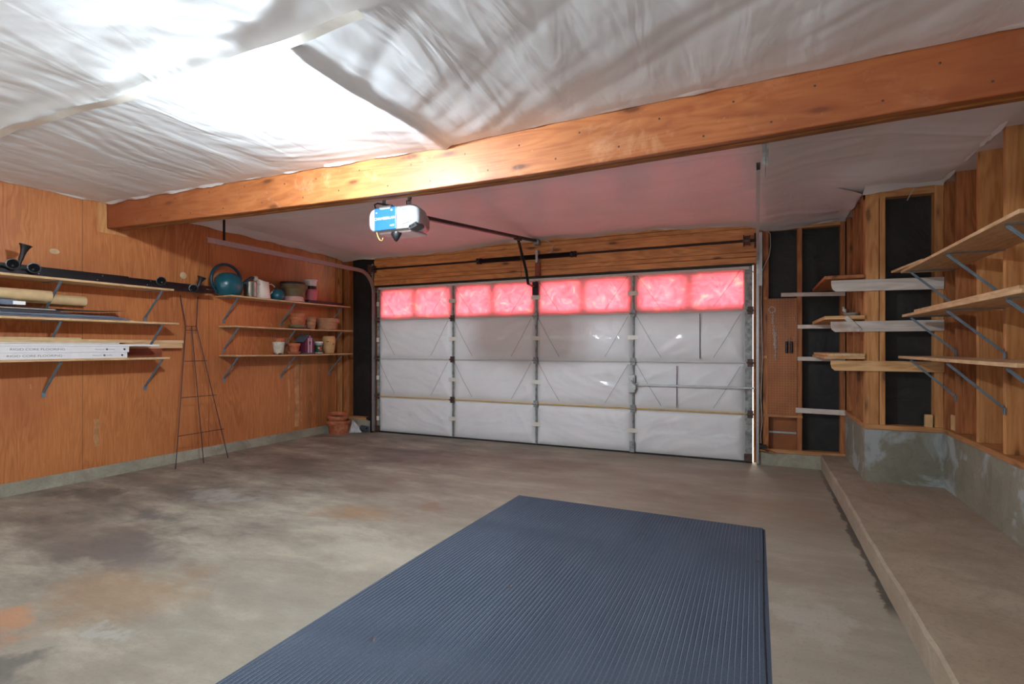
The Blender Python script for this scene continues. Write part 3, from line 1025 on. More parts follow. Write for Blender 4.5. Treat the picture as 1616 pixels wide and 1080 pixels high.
# ------------------------------------------------------------------ door_1: the insulated sectional garage door
CX = [-4.905, -3.677, -2.480, -1.283, -0.060]      # stiles
RZ = [0.012, 0.515, 1.052, 1.600, 2.062]           # section joints
dr = thing('door_1', (-2.48, D + 0.02, 0), 'white insulated sectional garage door with pink-lit top windows', 'garage door', kind='structure')
for r in range(3):
    MB().box(-4.918, -0.040, D + 0.03, D + 0.07, RZ[r] + 0.002, RZ[r + 1] - 0.002).build('door_section', M['doorpaint'], dr)
# top section with eight window openings
wins = []
for c in range(4):
    a, b = CX[c], CX[c + 1]
    mid = (a + b) / 2
    wins += [(a + 0.085, mid - 0.045), (mid + 0.045, b - 0.075)]
m = MB()
m.box(-4.918, -0.040, D + 0.03, D + 0.07, RZ[3] + 0.002, 1.675)
m.box(-4.918, -0.040, D + 0.03, D + 0.07, 2.005, RZ[4] + 0.01)
xs = [-4.918] + [v for w in wins for v in w] + [-0.040]
for i in range(0, len(xs), 2):
    m.box(xs[i], xs[i + 1], D + 0.03, D + 0.07, 1.675, 2.005)
ts = m.build('door_section', M['doorpaint'], dr)
kg = N('window glass')
kg.b.inputs['Base Color'].default_value = (1, 1, 1, 1)
kg.b.inputs['Roughness'].default_value = 0.0
kg.b.inputs['Transmission Weight'].default_value = 1.0
kg.b.inputs['IOR'].default_value = 1.45
tp = kg.n('ShaderNodeBsdfTransparent'); tp.inputs[0].default_value = (0.93, 0.95, 0.94, 1)
gl = kg.n('ShaderNodeBsdfGlossy'); gl.inputs['Roughness'].default_value = 0.05
mx = kg.n('ShaderNodeMixShader'); mx.inputs[0].default_value = 0.06
kg.link(tp.outputs[0], mx.inputs[1]); kg.link(gl.outputs[0], mx.inputs[2]); kg.link(mx.outputs[0], kg.out.inputs[0])
for (a, b) in wins:
    MB().box(a, b, D + 0.052, D + 0.056, 1.675, 2.005).build('window_pane', kg.m, ts)


def pillow(x0, x1, z0, z1, seed, mat, puff=0.035, name='insulation_panel', back=D + 0.029):
    """quilted blanket clipped into one bay of the door"""
    nx, nz = 64, 30
    U, V = np.meshgrid(np.linspace(0, 1, nx), np.linspace(0, 1, nz))
    X = x0 + (x1 - x0) * U
    Z = z0 + (z1 - z0) * V
    e = np.minimum(np.minimum(U, 1 - U) * (x1 - x0), np.minimum(V, 1 - V) * (z1 - z0))
    prof = 1 - np.exp(-e / 0.035)
    wx = X * 1.0 + 0.1 * perlin(X * 2, Z * 2, seed)
    wz = Z + 0.1 * perlin(X * 2, Z * 2 + 4, seed + 1)
    a, b = (wx * 0.3 + wz * 0.95), (wx * 0.95 - wz * 0.3)
    if seed % 2:
        a, b = (-wx * 0.35 + wz * 0.9), (wx * 0.9 + wz * 0.35)
    w = 0.011 * ridge(a * 6, b * 1.5, seed + 2) + 0.004 * ridge(a * 18, b * 4, seed + 3)
    cor = (1 - np.abs(2 * U - 1)) 
    w += 0.005 * np.exp(-((cor * 0.5 - V * 0.25) / 0.03) ** 2)
    sag = 0.010 * np.sin(np.pi * (1 - V) ** 1.4)
    yb = back
    Y = yb - prof * (puff * (0.75 + 0.25 * perlin(X * 3, Z * 3, seed + 5)) + w + sag)
    X = X + (0.004 * perlin(X * 9, Z * 9, seed + 7)) * (1 - prof)
    mb = MB()
    vs = np.stack([X, Y, Z], -1).reshape(-1, 3).tolist()
    idx = np.arange(nx * nz).reshape(nz, nx)
    q = np.stack([idx[:-1, :-1], idx[:-1, 1:], idx[1:, 1:], idx[1:, :-1]], -1).reshape(-1, 4).tolist()
    mb.add(vs, q, True)
    po = mb.build(name, mat, dr)
    # clear tape across the middle of the blanket, following its surface
    j0 = nz // 2 - 1
    tb = MB()
    tv = np.stack([X[j0:j0 + 3], Y[j0:j0 + 3] - 0.0012, Z[j0:j0 + 3]], -1).reshape(-1, 3).tolist()
    ti = np.arange(nx * 3).reshape(3, nx)
    tb.add(tv, np.stack([ti[:-1, :-1], ti[:-1, 1:], ti[1:, 1:], ti[1:, :-1]], -1).reshape(-1, 4).tolist(), True)
    if mat is not M['pillow_lit']:
        tb.build('tape_strip', M['tape_gloss'], po)
    return po


sd = 100
for r in range(4):
    for c in range(4):
        x0 = CX[c] + (0.010 if c == 0 else 0.018)
        x1 = CX[c + 1] - (0.060 if c == 3 else 0.018)
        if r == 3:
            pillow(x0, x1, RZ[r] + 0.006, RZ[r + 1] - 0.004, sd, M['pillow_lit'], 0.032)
        else:
            pillow(x0, x1, RZ[r] + 0.004, RZ[r + 1] - 0.006, sd, M['pillow'], 0.034)
        sd += 9
        # diagonal tie wires across each bay
        if r >= 1:
            zt, zb_ = RZ[r + 1] - 0.03, RZ[r] + 0.05
            y = D - 0.034
            MB().tube([(x0 + 0.03, y, zt), (x0 + 0.16, y - 0.006, (zt + zb_) / 2), (x0 + 0.30, y, zb_)], 0.0016, 5).build('tie_wire', M['dark_metal'], dr)
            MB().tube([(x1 - 0.03, y, zt), (x1 - 0.16, y - 0.006, (zt + zb_) / 2), (x1 - 0.30, y, zb_)], 0.0016, 5).build('tie_wire', M['dark_metal'], dr)
# vertical slits in the blankets of the last bay
for (x, z0, z1, w) in ((-0.56, 1.09, 1.58, 0.006), (-0.80, 0.55, 1.01, 0.005)):
    MB().box(x, x + w, D - 0.034, D - 0.020, z0, z1).build('blanket_slit', M['dark_metal'], dr)
MB().box(-4.918, -0.040, D + 0.025, D + 0.078, -0.004, 0.02).build('bottom_seal', M['black_plastic'], dr)
# stiles, hinges and tape
for i, x in enumerate(CX):
    w = 0.018 if 0 < i < 4 else 0.028
    xx = x if i else x - 0.012
    for r in range(4):
        MB().box(xx - w / 2 if i < 4 else x - 0.052, xx + w / 2 if i < 4 else x + 0.018, D + 0.004, D + 0.03, RZ[r] + 0.006, RZ[r + 1] - 0.006).build('stile', M['galv_dull'], dr, bevel=0.002)
        if 0 < i < 4:
            z = (RZ[r] + RZ[r + 1]) / 2 - 0.0
            MB().box(xx - 0.06, xx + 0.06, D - 0.006, D - 0.002, z - 0.025, z + 0.025).build('tape', M['tape'], dr)
    for r in range(1, 4):
        h = MB()
        h.box(xx - 0.028, xx + 0.028, D - 0.014, D + 0.006, RZ[r] + 0.004, RZ[r] + 0.04)
        h.box(xx - 0.028, xx + 0.028, D - 0.014, D + 0.006, RZ[r] - 0.04, RZ[r] - 0.004)
        h.tube([(xx - 0.036, D - 0.022, RZ[r]), (xx + 0.036, D - 0.022, RZ[r])], 0.009, 8)
        hh = h.build('hinge', M['galv_dull'] if i in (2, 3) else M['rust'], dr, bevel=0.001)
# rail seams between the rows
for r in (1, 2, 3):
    MB().box(-4.89, -0.07, D - 0.004, D + 0.028, RZ[r] - 0.005, RZ[r] + 0.003).build('section_seam', M['cord'] if r == 1 else M['sheet_white'], dr)
# slide lock with bar on the right-hand bay
MB().box(-1.325, -1.255, D - 0.035, D - 0.004, 0.70, 0.90).build('lock_plate', M['galv'], dr, bevel=0.003)
l = MB(); l.box(-1.32, -1.24, D - 0.055, D - 0.035, 0.735, 0.785); l.box(-1.31, -1.27, D - 0.06, D - 0.035, 0.81, 0.87); l.tube([(-1.29, D - 0.06, 0.84), (-1.25, D - 0.10, 0.80), (-1.21, D - 0.10, 0.80)], 0.008, 8)
l.build('lock_handle', M['galv'], dr, bevel=0.002)
MB().bar((-1.25, D - 0.055, 0.795), (-0.02, D - 0.055, 0.792), 0.014, 0.018).build('lock_bar', M['galv'], dr)
MB().box(-1.318, -1.262, D - 0.02, D, 0.02, 0.14).build('bottom_bracket', M['galv_dull'], dr, bevel=0.002)
for x in (-0.10, -4.93):
    MB().box(x - 0.02, x + 0.05, D - 0.02, D, 0.02, 0.10).build('bottom_bracket', M['rust'], dr, bevel=0.002)
for z in RZ[1:4] + [2.0]:
    MB().tube([(-0.10, D - 0.025, z), (-0.022, D - 0.025, z)], 0.006, 8).build('roller_stem', M['galv'], dr)
    MB().tube([(-4.96, D - 0.025, z), (-4.88, D - 0.025, z)], 0.006, 8).build('roller_stem', M['galv'], dr)
# white straps hanging over the left stile
for z in (0.20, 0.78, 1.32, 1.83):
    MB().box(-4.935, -4.89, D - 0.004, D, z - 0.03, z + 0.03).build('tape', M['tape'], dr)
MB().box(-4.90, -0.07, D - 0.006, D + 0.02, 2.035, 2.064).build('top_rail', M['sheet_white'], dr, bevel=0.003)
MB().box(-2.515, -2.445, D - 0.03, D - 0.0, 1.86, 2.02).build('arm_bracket', M['dark_metal'], dr, bevel=0.003)

# ------------------------------------------------------------------ door hardware
def track(x, name, label, ystart, flip, drop_z=2.275, rad=0.30):
    """C-shaped roller track: vertical, curve, horizontal"""
    t = thing(name, (x, D - 0.03, 0), label, 'track', 'roller tracks of the garage door')
    yv = D - 0.03
    path = [(x, yv, 0.02), (x, yv, 1.0), (x, yv, drop_z - rad)]
    for i in range(1, 9):
        a = i / 9 * math.pi / 2
        path.append((x, yv - rad + rad * math.cos(a), drop_z - rad + rad * math.sin(a)))
    path += [(x, yv - rad, drop_z), (x, ystart, drop_z + 0.01)]
    P = [Vector(p) for p in path]
    prof = [(0.018, -0.026), (0.020, -0.026), (0.020, 0.026), (0.018, 0.026)]
    sh = []
    for cx, cy in ((-0.012, 0.024), (0.012, 0.024), (0.012, -0.024), (-0.012, -0.024)):
        sh.append((cx * flip, cy))
    # open channel: web plus two lips, thickness 2 mm
    sec = [(-0.012, 0.025), (0.012, 0.025), (0.012, -0.025), (-0.012, -0.025), (-0.012, -0.022), (0.009, -0.022), (0.009, 0.022), (-0.012, 0.022)]
    vs, fs = [], []
    k = len(sec)
    for i, p in enumerate(P):
        tg = (P[min(i + 1, len(P) - 1)] - P[max(i - 1, 0)]).normalized()
        nrm = Vector((1, 0, 0)).cross(tg)
        for a, b in sec:
            vs.append(p + Vector((a * flip, 0, 0)) + nrm * b)
    for i in range(len(P) - 1):
        for j in range(k):
            fs.append((i * k + j, i * k + (j + 1) % k, (i + 1) * k + (j + 1) % k, (i + 1) * k + j))
    fs += [tuple(range(k))[::-1], tuple((len(P) - 1) * k + j for j in range(k))]
    MB().add(vs, fs).build('rail', M['galv'], t)
    return t


tl = track(-4.965, 'roller_track', 'galvanized roller track curving beside the left edge of the garage door', 3.52, 1)
MB().box(-5.01, -4.98, D - 0.055, D - 0.02, 0.0, 2.40).build('angle_iron', M['dark_metal'], tl)
MB().bar((-4.985, 3.72, 2.26), (-4.985, 3.72, 2.53), 0.035, 0.004, up=(0, 1, 0)).build('hanger_strap', M['black'], tl)
MB().bar((-4.985, D - 0.05, 2.20), (-4.985, D - 0.42, 2.26), 0.03, 0.006).build('brace', M['dark_metal'], tl)
for z in (0.28, 0.75, 1.3, 1.75):
    MB().box(-5.0, -4.955, D - 0.05, D - 0.02, z - 0.03, z + 0.03).build('track_bracket', M['galv_dull'], tl, bevel=0.002)
trk = track(0.008, 'roller_track', 'galvanized roller track at the right edge of the garage door under a perforated hanger', 3.45, -1)
MB().box(0.022, 0.052, D - 0.05, D - 0.014, 1.85, 2.40).build('angle_iron', M['galv'], trk)
h = MB()
h.bar((0.045, 3.40, 2.27), (0.045, 3.30, 2.60), 0.034, 0.004, up=(0, 1, 0))
h.bar((0.045, 3.08, 2.40), (0.045, 3.36, 2.40), 0.034, 0.004, up=(1, 0, 0))
h.bar((0.045, 3.06, 2.33), (0.045, 3.36, 2.20), 0.030, 0.004, up=(1, 0, 0))
h.build('hanger_strap', M['galv_dull'], trk)

# torsion shaft, spring, drums
ts_ = thing('torsion_spring', (-2.48, D - 0.10, 2.31), 'black torsion spring and shaft on the plank header above the garage door', 'spring')
MB().tube([(-4.95, D - 0.10, 2.315), (0.0, D - 0.10, 2.312)], 0.0125, 12).build('shaft', M['dark_metal'], ts_)
m = MB()
seg = 110
for part, (xa, xb) in enumerate(((-3.20, -2.44), (-2.40, -1.99))):
    n = int((xb - xa) / 0.0085)
    pr_ = []
    for i in range(n * 2 + 1):
        x = xa + (xb - xa) * i / (n * 2)
        pr_.append((0.030 if i % 2 else 0.0255, x))
    m.lathe(pr_, (0, D - 0.10, 2.313), 14, (0, math.pi / 2, 0))
m.build('coil', M['black'], ts_)
for x in (-3.22, -1.96):
    c_ = MB(); c_.lathe([(0.020, -0.03), (0.038, -0.03), (0.038, -0.01), (0.030, 0.0), (0.038, 0.01), (0.038, 0.03), (0.020, 0.03)], (x, D - 0.10, 2.313), 14, (0, math.pi / 2, 0))
    c_.build('cone', M['black'], ts_)
MB().box(-2.435, -2.405, D - 0.125, D - 0.038, 2.24, 2.39).build('centre_bracket', M['galv'], ts_, bevel=0.002)
MB().box(-2.46, -2.40, D - 0.075, D - 0.040, 2.09, 2.24).build('warning_tag', M['redwood'], ts_)
for x in (-4.93, -0.09):
    c_ = MB(); c_.lathe([(0.02, -0.035), (0.062, -0.035), (0.062, -0.028), (0.048, -0.025), (0.048, 0.02), (0.058, 0.024), (0.058, 0.03), (0.02, 0.03)], (x, D - 0.10, 2.315), 20, (0, math.pi / 2, 0))
    c_.build('cable_drum', M['rust'], ts_)
for x in (-4.985, -0.015):
    MB().box(x - 0.008, x + 0.008, D - 0.14, D - 0.04, 2.24, 2.38).build('end_bracket', M['dark_metal'], ts_, bevel=0.002)

# header bracket and opener rail + opener
op = thing('garage_door_opener', (-2.42, 3.30, 2.15), 'white garage door opener with a blue label hung behind the beam', 'opener')
# housing: rounded box narrowing to the rear
def housing(name, x0, x1, y0, y1, z0, z1, mat, r=0.05, nseg=6, taper=0.62):
    mb = MB()
    ys = [y0, y0 + 0.012, y0 + 0.035, (y0 + y1) / 2, y1 - 0.09, y1 - 0.02, y1]
    sc = [0.88, 0.96, 1.0, 0.90, 0.74, taper, taper * 0.8]
    cx, cz = (x0 + x1) / 2, (z0 + z1) / 2
    hx, hz = (x1 - x0) / 2, (z1 - z0) / 2
    ring = []
    for q, (sx, sz) in enumerate(((1, 1), (-1, 1), (-1, -1), (1, -1))):
        for i in range(nseg + 1):
            a = (q + i / nseg) * math.pi / 2
            ring.append((sx * (hx - r) + r * math.cos(a), sz * (hz - r) + r * math.sin(a)))
    k = len(ring)
    vs = [(cx + p[0] * s, y, cz + p[1] * (0.35 + 0.65 * s)) for y, s in zip(ys, sc) for p in ring]
    fs = [(i * k + j, i * k + (j + 1) % k, (i + 1) * k + (j + 1) % k, (i + 1) * k + j) for i in range(len(ys) - 1) for j in range(k)]
    fs += [tuple(range(k)), tuple((len(ys) - 1) * k + j for j in range(k))[::-1]]
    mb.add(vs, fs, True)
    return mb.build(name, mat, op)


OX0, OX1, OY0, OY1, OZ0, OZ1 = -2.615, -2.175, 3.115, 3.42, 2.062, 2.238
hs = housing('housing', OX0, OX1, OY0, OY1, OZ0, OZ1, M['opener_white'], 0.06)
# recessed panel frames on the front left and right side
MB().box(-2.590, -2.573, OY0 - 0.004, OY0 + 0.02, 2.10, 2.20).build('side_rib', M['opener_white'], op, bevel=0.004, seg=2)
m = MB()
yo = OY0 - 0.001
for pa, pb in (((-2.325, 2.212), (-2.222, 2.195)), ((-2.222, 2.195), (-2.222, 2.115)), ((-2.222, 2.115), (-2.325, 2.095)), ((-2.325, 2.095), (-2.325, 2.212))):
    m.bar((pa[0], yo, pa[1]), (pb[0], yo, pb[1]), 0.010, 0.010)
m.build('front_moulding', M['opener_white'], op, bevel=0.003)
MB().box(-2.545, -2.352, OY0 - 0.008, OY0 + 0.03, 2.068, 2.232).build('label_panel', M['opener_blue'], op, bevel=0.004, seg=2)
MB().prism([(-2.505, 2.243), (-2.49, 2.218), (-2.405, 2.218), (-2.39, 2.243)], 'Y', OY0 - 0.010, OY0 + 0.02).build('clip', M['opener_white'], op)
text('CHAMBERLAIN', 0.0275, (-2.449, OY0 - 0.0085, 2.152), (math.pi / 2, 0, 0), M['print_white'], op, align='CENTER', space=1.05)
text('myQ', 0.020, (-2.385, OY0 - 0.0085, 2.098), (math.pi / 2, 0, 0), M['print_white'], op, align='CENTER')
for x, z, r in ((-2.525, 2.198, 0.006), (-2.39, 2.207, 0.007)):
    MB().lathe([(r, 0), (r, 0.0012), (0, 0.0014)], (x, OY0 - 0.0075, z), 12, (math.pi / 2, 0, 0)).build('icon', M['print_white'], op)
m = MB(); m.box(-2.54, -2.25, 3.15, 3.36, 2.052, 2.07); m.build('lens', M['lens'], op, bevel=0.006)
m = MB(); m.lathe([(0.0, -0.068), (0.018, -0.055), (0.045, -0.012), (0.042, 0.004), (0.0, 0.006)], (-2.395, 3.17, 2.055), 12, None, 0.95, 0.7)
m.build('camera_shroud', M['black_plastic'], op)
# vent grille low on the side
MB().obox((-2.215, 3.165, 2.080), (0.075, 0.10, 0.030), (0, math.radians(-20), 0)).build('vent_grille', M['grille'], op, bevel=0.005)
g = MB()
for i in range(6):
    g.bar((-2.236 + i * 0.0105, 3.108, 2.066 + i * 0.0036), (-2.230 + i * 0.0105, 3.108, 2.086 + i * 0.0036), 0.004, 0.006)
g.build('vent_slats', M['black_plastic'], op)
# hanging straps, loops of cable
MB().tube([(-2.54, 3.12, 2.225), (-2.545, 3.11, 2.262), (-2.52, 3.115, 2.270), (-2.45, 3.13, 2.255), (-2.40, 3.13, 2.245)], 0.006, 6).build('cable', M['black_plastic'], op)
MB().tube([(-2.28, 3.14, 2.235), (-2.275, 3.13, 2.265), (-2.25, 3.13, 2.262), (-2.235, 3.13, 2.28), (-2.245, 3.13, 2.298)], 0.005, 6).build('cable', M['black_plastic'], op)
for x in (-2.53, -2.30):
    MB().bar((x, 3.20, 2.22), (x, 3.20, 2.58), 0.03, 0.004, up=(0, 1, 0)).build('hanger_strap', M['galv_dull'], op)
MB().bar((-2.56, 3.20, 2.246), (-2.27, 3.20, 2.246), 0.03, 0.004).build('hanger_strap', M['galv_dull'], op)
MB().tube([(-2.545, 3.13, 2.07), (-2.53, 3.13, 2.03), (-2.515, 3.13, 2.005), (-2.50, 3.13, 1.998), (-2.488, 3.13, 2.004), (-2.485, 3.13, 2.018)], 0.0035, 6).build('pull_cord', M['cord'], op)
# rail to the header
MB().bar((-2.40, 3.42, 2.235), (-2.44, 5.98, 2.508), 0.042, 0.028).build('drive_rail', M['black'], op)
m = MB(); m.box(-2.47, -2.40, D - 0.12, D - 0.04, 2.46, 2.54); m.build('header_bracket', M['galv_dull'], op, bevel=0.003)
arm = MB()
arm.bar((-2.43, 5.42, 2.44), (-2.45, 5.72, 2.10), 0.03, 0.010)
arm.bar((-2.45, 5.70, 2.13), (-2.48, 5.84, 1.97), 0.03, 0.010)
arm.bar((-2.48, 5.84, 1.97), (-2.48, 6.05, 1.95), 0.03, 0.010)
arm.build('door_arm', M['black'], op)
MB().box(-2.455, -2.405, 5.36, 5.48, 2.415, 2.455).build('trolley', M['black_plastic'], op, bevel=0.004)
m = MB(); m.tube([(-2.42, 5.42, 2.42), (-2.40, 5.44, 2.2), (-2.40, 5.45, 1.98)], 0.0025, 5); m.build('release_cord', M['redwood'], op)

w = MB(); w.tube([(-2.40, D - 0.05, 2.53), (-2.30, D - 0.055, 2.50), (-2.22, D - 0.055, 2.44), (-2.25, D - 0.055, 2.38), (-2.33, D - 0.055, 2.33), (-2.38, D - 0.05, 2.30)], 0.004, 6)
tag(w.build('cable', M['cable_white'], None, (-2.4, D - 0.05, 2.53)), 'white looped cable on the header planks by the opener rail', 'cable')

# ------------------------------------------------------------------ the lit ceiling lamp 
lp = thing('ceiling_lamp', (-2.30, 1.98, 2.50), 'glaring white lamp under the crumpled ceiling sheeting', 'lamp')
MB().lathe([(0.030, -0.014), (0.035, -0.005), (0.045, 0.0), (0.045, 0.02)], (-2.30, 1.98, 2.49), 16).build('socket', M['sheet_white'], lp)
MB().lathe([(0.05, 0.0), (0.055, 0.012), (0.05, 0.03)], (-2.30, 1.98, 2.50), 16).build('base_plate', M['sheet_white'], lp)
for ang in (100, 220, 340):
    a = math.radians(ang)
    x, y = -2.30 + 0.055 * math.cos(a), 1.98 + 0.055 * math.sin(a)
    MB().tube([(x, y, 2.507), (x, y, 2.504), (x, y, 2.440), (x, y, 2.430)], [0.024, 0.030, 0.030, 0.014], 12).build('lamp_tube', M['lamp_lit'], lp)

# ================================================================== RUG
m = MB()
pitch = 0.0215
x0, x1 = -1.775, 0.052
nrib = int((x1 - x0) / pitch)
prof = []
for i in range(nrib):
    a = x0 + i * pitch
    prof += [(a + 0.0005, 0.0070), (a + 0.0025, 0.0085), (a + 0.0190, 0.0085), (a + 0.0210, 0.0070)]
ny = 40
vs, fs = [], []
for j in range(ny + 1):
    t = j / ny
    for (x, z) in prof:
        u = (x - x0) / (x1 - x0)
        y0_ = -0.9
        y1_ = 3.955 + (3.915 - 3.955) * u
        y = y0_ + (y1_ - y0_) * t
        xo = 0.010 * math.sin(y * 1.9) * (1 if u < 0.5 else 0.6) + 0.015 * (1 - t) * (u)
        vs.append((x + xo, y, z))
k = len(prof)
for j in range(ny):
    for i in range(k - 1):
        fs.append((j * k + i, j * k + i + 1, (j + 1) * k + i + 1, (j + 1) * k + i))
m.add(vs, fs)
# underside skirt
b0 = [(x0 - 0.001, -0.9, 0.0005), (x1, -0.9, 0.0005), (x1, 3.915, 0.0005), (x0, 3.955, 0.0005)]
m.add(b0, [(3, 2, 1, 0)])
tag(m.build('rug', M['rug'], None, (x0, 2.0, 0.0), 0), 'large blue-grey ribbed rug lying on the concrete floor', 'rug')

# ================================================================== SHELVES
def bracket(wx, y, zs, out, drop, sgn, mat, parent):
    """folded steel shelf bracket: wall leg, shelf leg, diagonal strut with flattened tabs; sgn=+1 points to +X"""
    mb = MB()
    mb.box(wx, wx + sgn * out, y - 0.012, y + 0.012, zs - 0.006, zs - 0.001)
    mb.bar((wx + sgn * 0.006, y, zs - drop + 0.03), (wx + sgn * (out - 0.008), y, zs - 0.010), 0.020, 0.008, up=(0, 0, 1))
    mb.bar((wx + sgn * 0.010, y, zs - drop + 0.03), (wx + sgn * (out - 0.004), y, zs - 0.010), 0.004, 0.014, up=(0, 0, 1))
    mb.box(wx, wx + sgn * 0.007, y - 0.016, y + 0.016, zs - drop - 0.012, zs - drop + 0.03)
    return mb.build('bracket', mat, parent, bevel=0.001)


def wall_shelf(label, wx, sgn, depth, y0, y1, zt, th, mat, brk, out, drop, group, cut=0.0, sag=0.0):
    t = thing('wall_shelf', (wx, (y0 + y1) / 2, zt), label, 'shelf', group)
    mb = MB()
    n = 24
    vs, fs = [], []
    for i in range(n + 1):
        u = i / n
        y = y0 + (y1 - y0) * u
        dz = -sag * math.sin(math.pi * u)
        ya = y + (cut * (1 if u == 0 else 0))
        vs += [(wx, ya if i == 0 else y, zt - th + dz), (wx + sgn * depth, y, zt - th + dz), (wx + sgn * depth, y, zt + dz), (wx, ya if i == 0 else y, zt + dz)]
    for i in range(n):
        for j in range(4):
            a, b = i * 4 + j, i * 4 + (j + 1) % 4
            fs.append((a, b, b + 4, a + 4))
    fs += [(3, 2, 1, 0), tuple(n * 4 + j for j in range(4))]
    mb.add(vs, fs)
    mb.build('shelf_board', mat, t, bevel=0.002)
    for y in brk:
        bracket(wx, y, zt - th, out, drop, sgn, M['zinc_blue'], t)
    return t


GL = 'shelves near the camera on the plywood wall'
GW = 'shelves of pots on the plywood wall'
GR = 'shelves on the open stud wall'
wall_shelf('pale wooden wall shelf carrying the black metal rails', XL, 1, 0.30, 1.35, 3.37, 1.792, 0.019, M['board'], (1.62, 2.44, 3.27), 0.28, 0.29, GL)
wall_shelf('pale wooden wall shelf carrying cardboard tubes and grey sheets', XL, 1, 0.30, 1.30, 3.42, 1.459, 0.019, M['board'], (1.62, 2.44, 3.27), 0.28, 0.32, GL)
wall_shelf('pale wooden wall shelf carrying the white flooring cartons', XL, 1, 0.30, 1.30, 3.33, 1.118, 0.019, M['board'], (1.62, 2.44, 3.27), 0.28, 0.30, GL)
wall_shelf('wooden wall shelf holding the watering cans and jugs', XL, 1, 0.27, 4.02, 5.92, 1.797, 0.017, M['board'], (4.13, 4.94, 5.775), 0.25, 0.28, GW, sag=0.006)
wall_shelf('wooden wall shelf holding only terracotta pots and a saucer', XL, 1, 0.27, 4.068, 5.97, 1.458, 0.017, M['board'], (4.13, 4.94, 5.775), 0.25, 0.28, GW, sag=0.008)
wall_shelf('wooden wall shelf holding the plum birdhouse and jar', XL, 1, 0.27, 4.068, 5.96, 1.128, 0.017, M['board'], (4.13, 4.94, 5.775), 0.25, 0.28, GW, sag=0.006)
wall_shelf('highest particle-board shelf on the open stud wall', XR, -1, 0.30, 2.90, 4.90, 1.797, 0.019, M['board'], (3.12, 3.95, 4.77), 0.27, 0.29, GR)
wall_shelf('particle-board shelf with a raised back board on the open stud wall', XR, -1, 0.30, 2.88, 4.86, 1.462, 0.019, M['board'], (3.12, 3.95, 4.77), 0.27, 0.28, GR)
wall_shelf('lowest shelf on the open stud wall above the concrete foundation', XR, -1, 0.30, 2.92, 4.98, 1.150, 0.019, M['board'], (3.12, 3.95, 4.77), 0.27, 0.29, GR)
m = MB(); m.prism([(0.955, 5.02), (1.29, 5.02), (1.29, 4.42), (1.01, 4.42)], 'Z', 1.798, 1.815)
tag(m.build('board', M['pine'], None, (1.1, 4.9, 1.798), 0.002), 'pale loose board lying on the far end of the highest stud-wall shelf', 'board')
m = MB(); m.prism([(1.01, 4.60), (1.29, 4.60), (1.29, 2.95), (1.01, 2.95)], 'Z', 1.463, 1.482)
tag(m.build('board', M['board'], None, (1.15, 3.8, 1.463), 0.002), 'long particle board laid on top of the middle stud-wall shelf', 'board')

# ledgers and corner boards in the far right corner
def ledger(x0, x1, y, z0, z1, mat, label, sl=0.0, grp=None, cut=False):
    mb = MB()
    p = [(x0 + (0.03 if cut else 0), z0), (x1, z0 + sl), (x1, z1 + sl), (x0, z1)]
    if cut:
        p = [(x0 + 0.03, z0), (x1, z0 + sl), (x1, z1 + sl), (x0, z1), (x0, z0 + 0.05), (x0 + 0.008, z0 + 0.02)]
    mb.prism(p, 'Y', y - 0.019, y - 0.0005)
    o = mb.build('ledger', mat, None, (x0, y, z0), 0.002)
    return tag(o, label, 'ledger board', grp)


GBk = 'white ledgers on the end wall'
ledger(0.225, 0.786, D, 1.730, 1.770, M['whitepaint'], 'long pale batten across black paper just above the pegboard', -0.012, GBk)
ledger(0.375, 0.786, D, 1.403, 1.442, M['whitepaint'], 'white batten behind the corner board that carries the bird dish', -0.004, GBk)
ledger(0.375, 0.786, D, 1.080, 1.120, M['whitepaint'], 'white batten behind the corner board level with the black handles', -0.004, GBk)
ledger(0.358, 0.786, D, 0.555, 0.605, M['whitepaint'], 'white batten lowest on the end wall over black paper', -0.006, GBk)
GBf = 'ledgers across the bump-out'
ledger(0.553, 1.290, YB, 1.668, 1.760, M['whitewash'], 'whitewashed ledger with scuffed end, topmost across the bump-out', -0.010, GBf, True)
ledger(0.548, 1.290, YB, 1.340, 1.425, M['whitewash'], 'whitewashed ledger with a diagonal scrap tacked on, across the bump-out', 0.0, GBf, True)
ledger(0.548, 1.290, YB, 1.026, 1.108, M['pine_x'], 'bare brown ledger with white smear, lowest across the bump-out', 0.0, GBf, True)
m = MB(); m.obox((0.70, YB - 0.026, 1.405), (0.15, 0.012, 0.035), (0, math.radians(48), 0))
tag(m.build('wood_scrap', M['whitewash'], None, (0.70, YB - 0.026, 1.405), 0.002), 'short whitewashed scrap nailed diagonally on a bump-out ledger', 'wood scrap')

GC = 'loose corner shelf boards'
def corner_board(z, th, label, mat, x0=0.505, x1=0.785, dx=0.0):
    mb = MB(); mb.prism([(x0 + dx, YB - 0.019), (x1, YB - 0.019), (x1, D - 0.001), (x0, D - 0.001)], 'Z', z, z + th)
    return tag(mb.build('corner_board', mat, None, (x0, YB, z), 0.002), label, 'board', GC)
corner_board(1.771, 0.028, 'brown corner board spanning the ledgers above the bird dish', M['stud_old'])
corner_board(1.443, 0.028, 'corner board under the pale bird dish', M['pine_x'])
corner_board(1.121, 0.022, 'lower plank of the two stacked on the lowest corner ledgers', M['pine_x'])
corner_board(1.144, 0.022, 'upper plank of the two stacked on the lowest corner ledgers', M['pine'], 0.515, 0.785, 0.02)

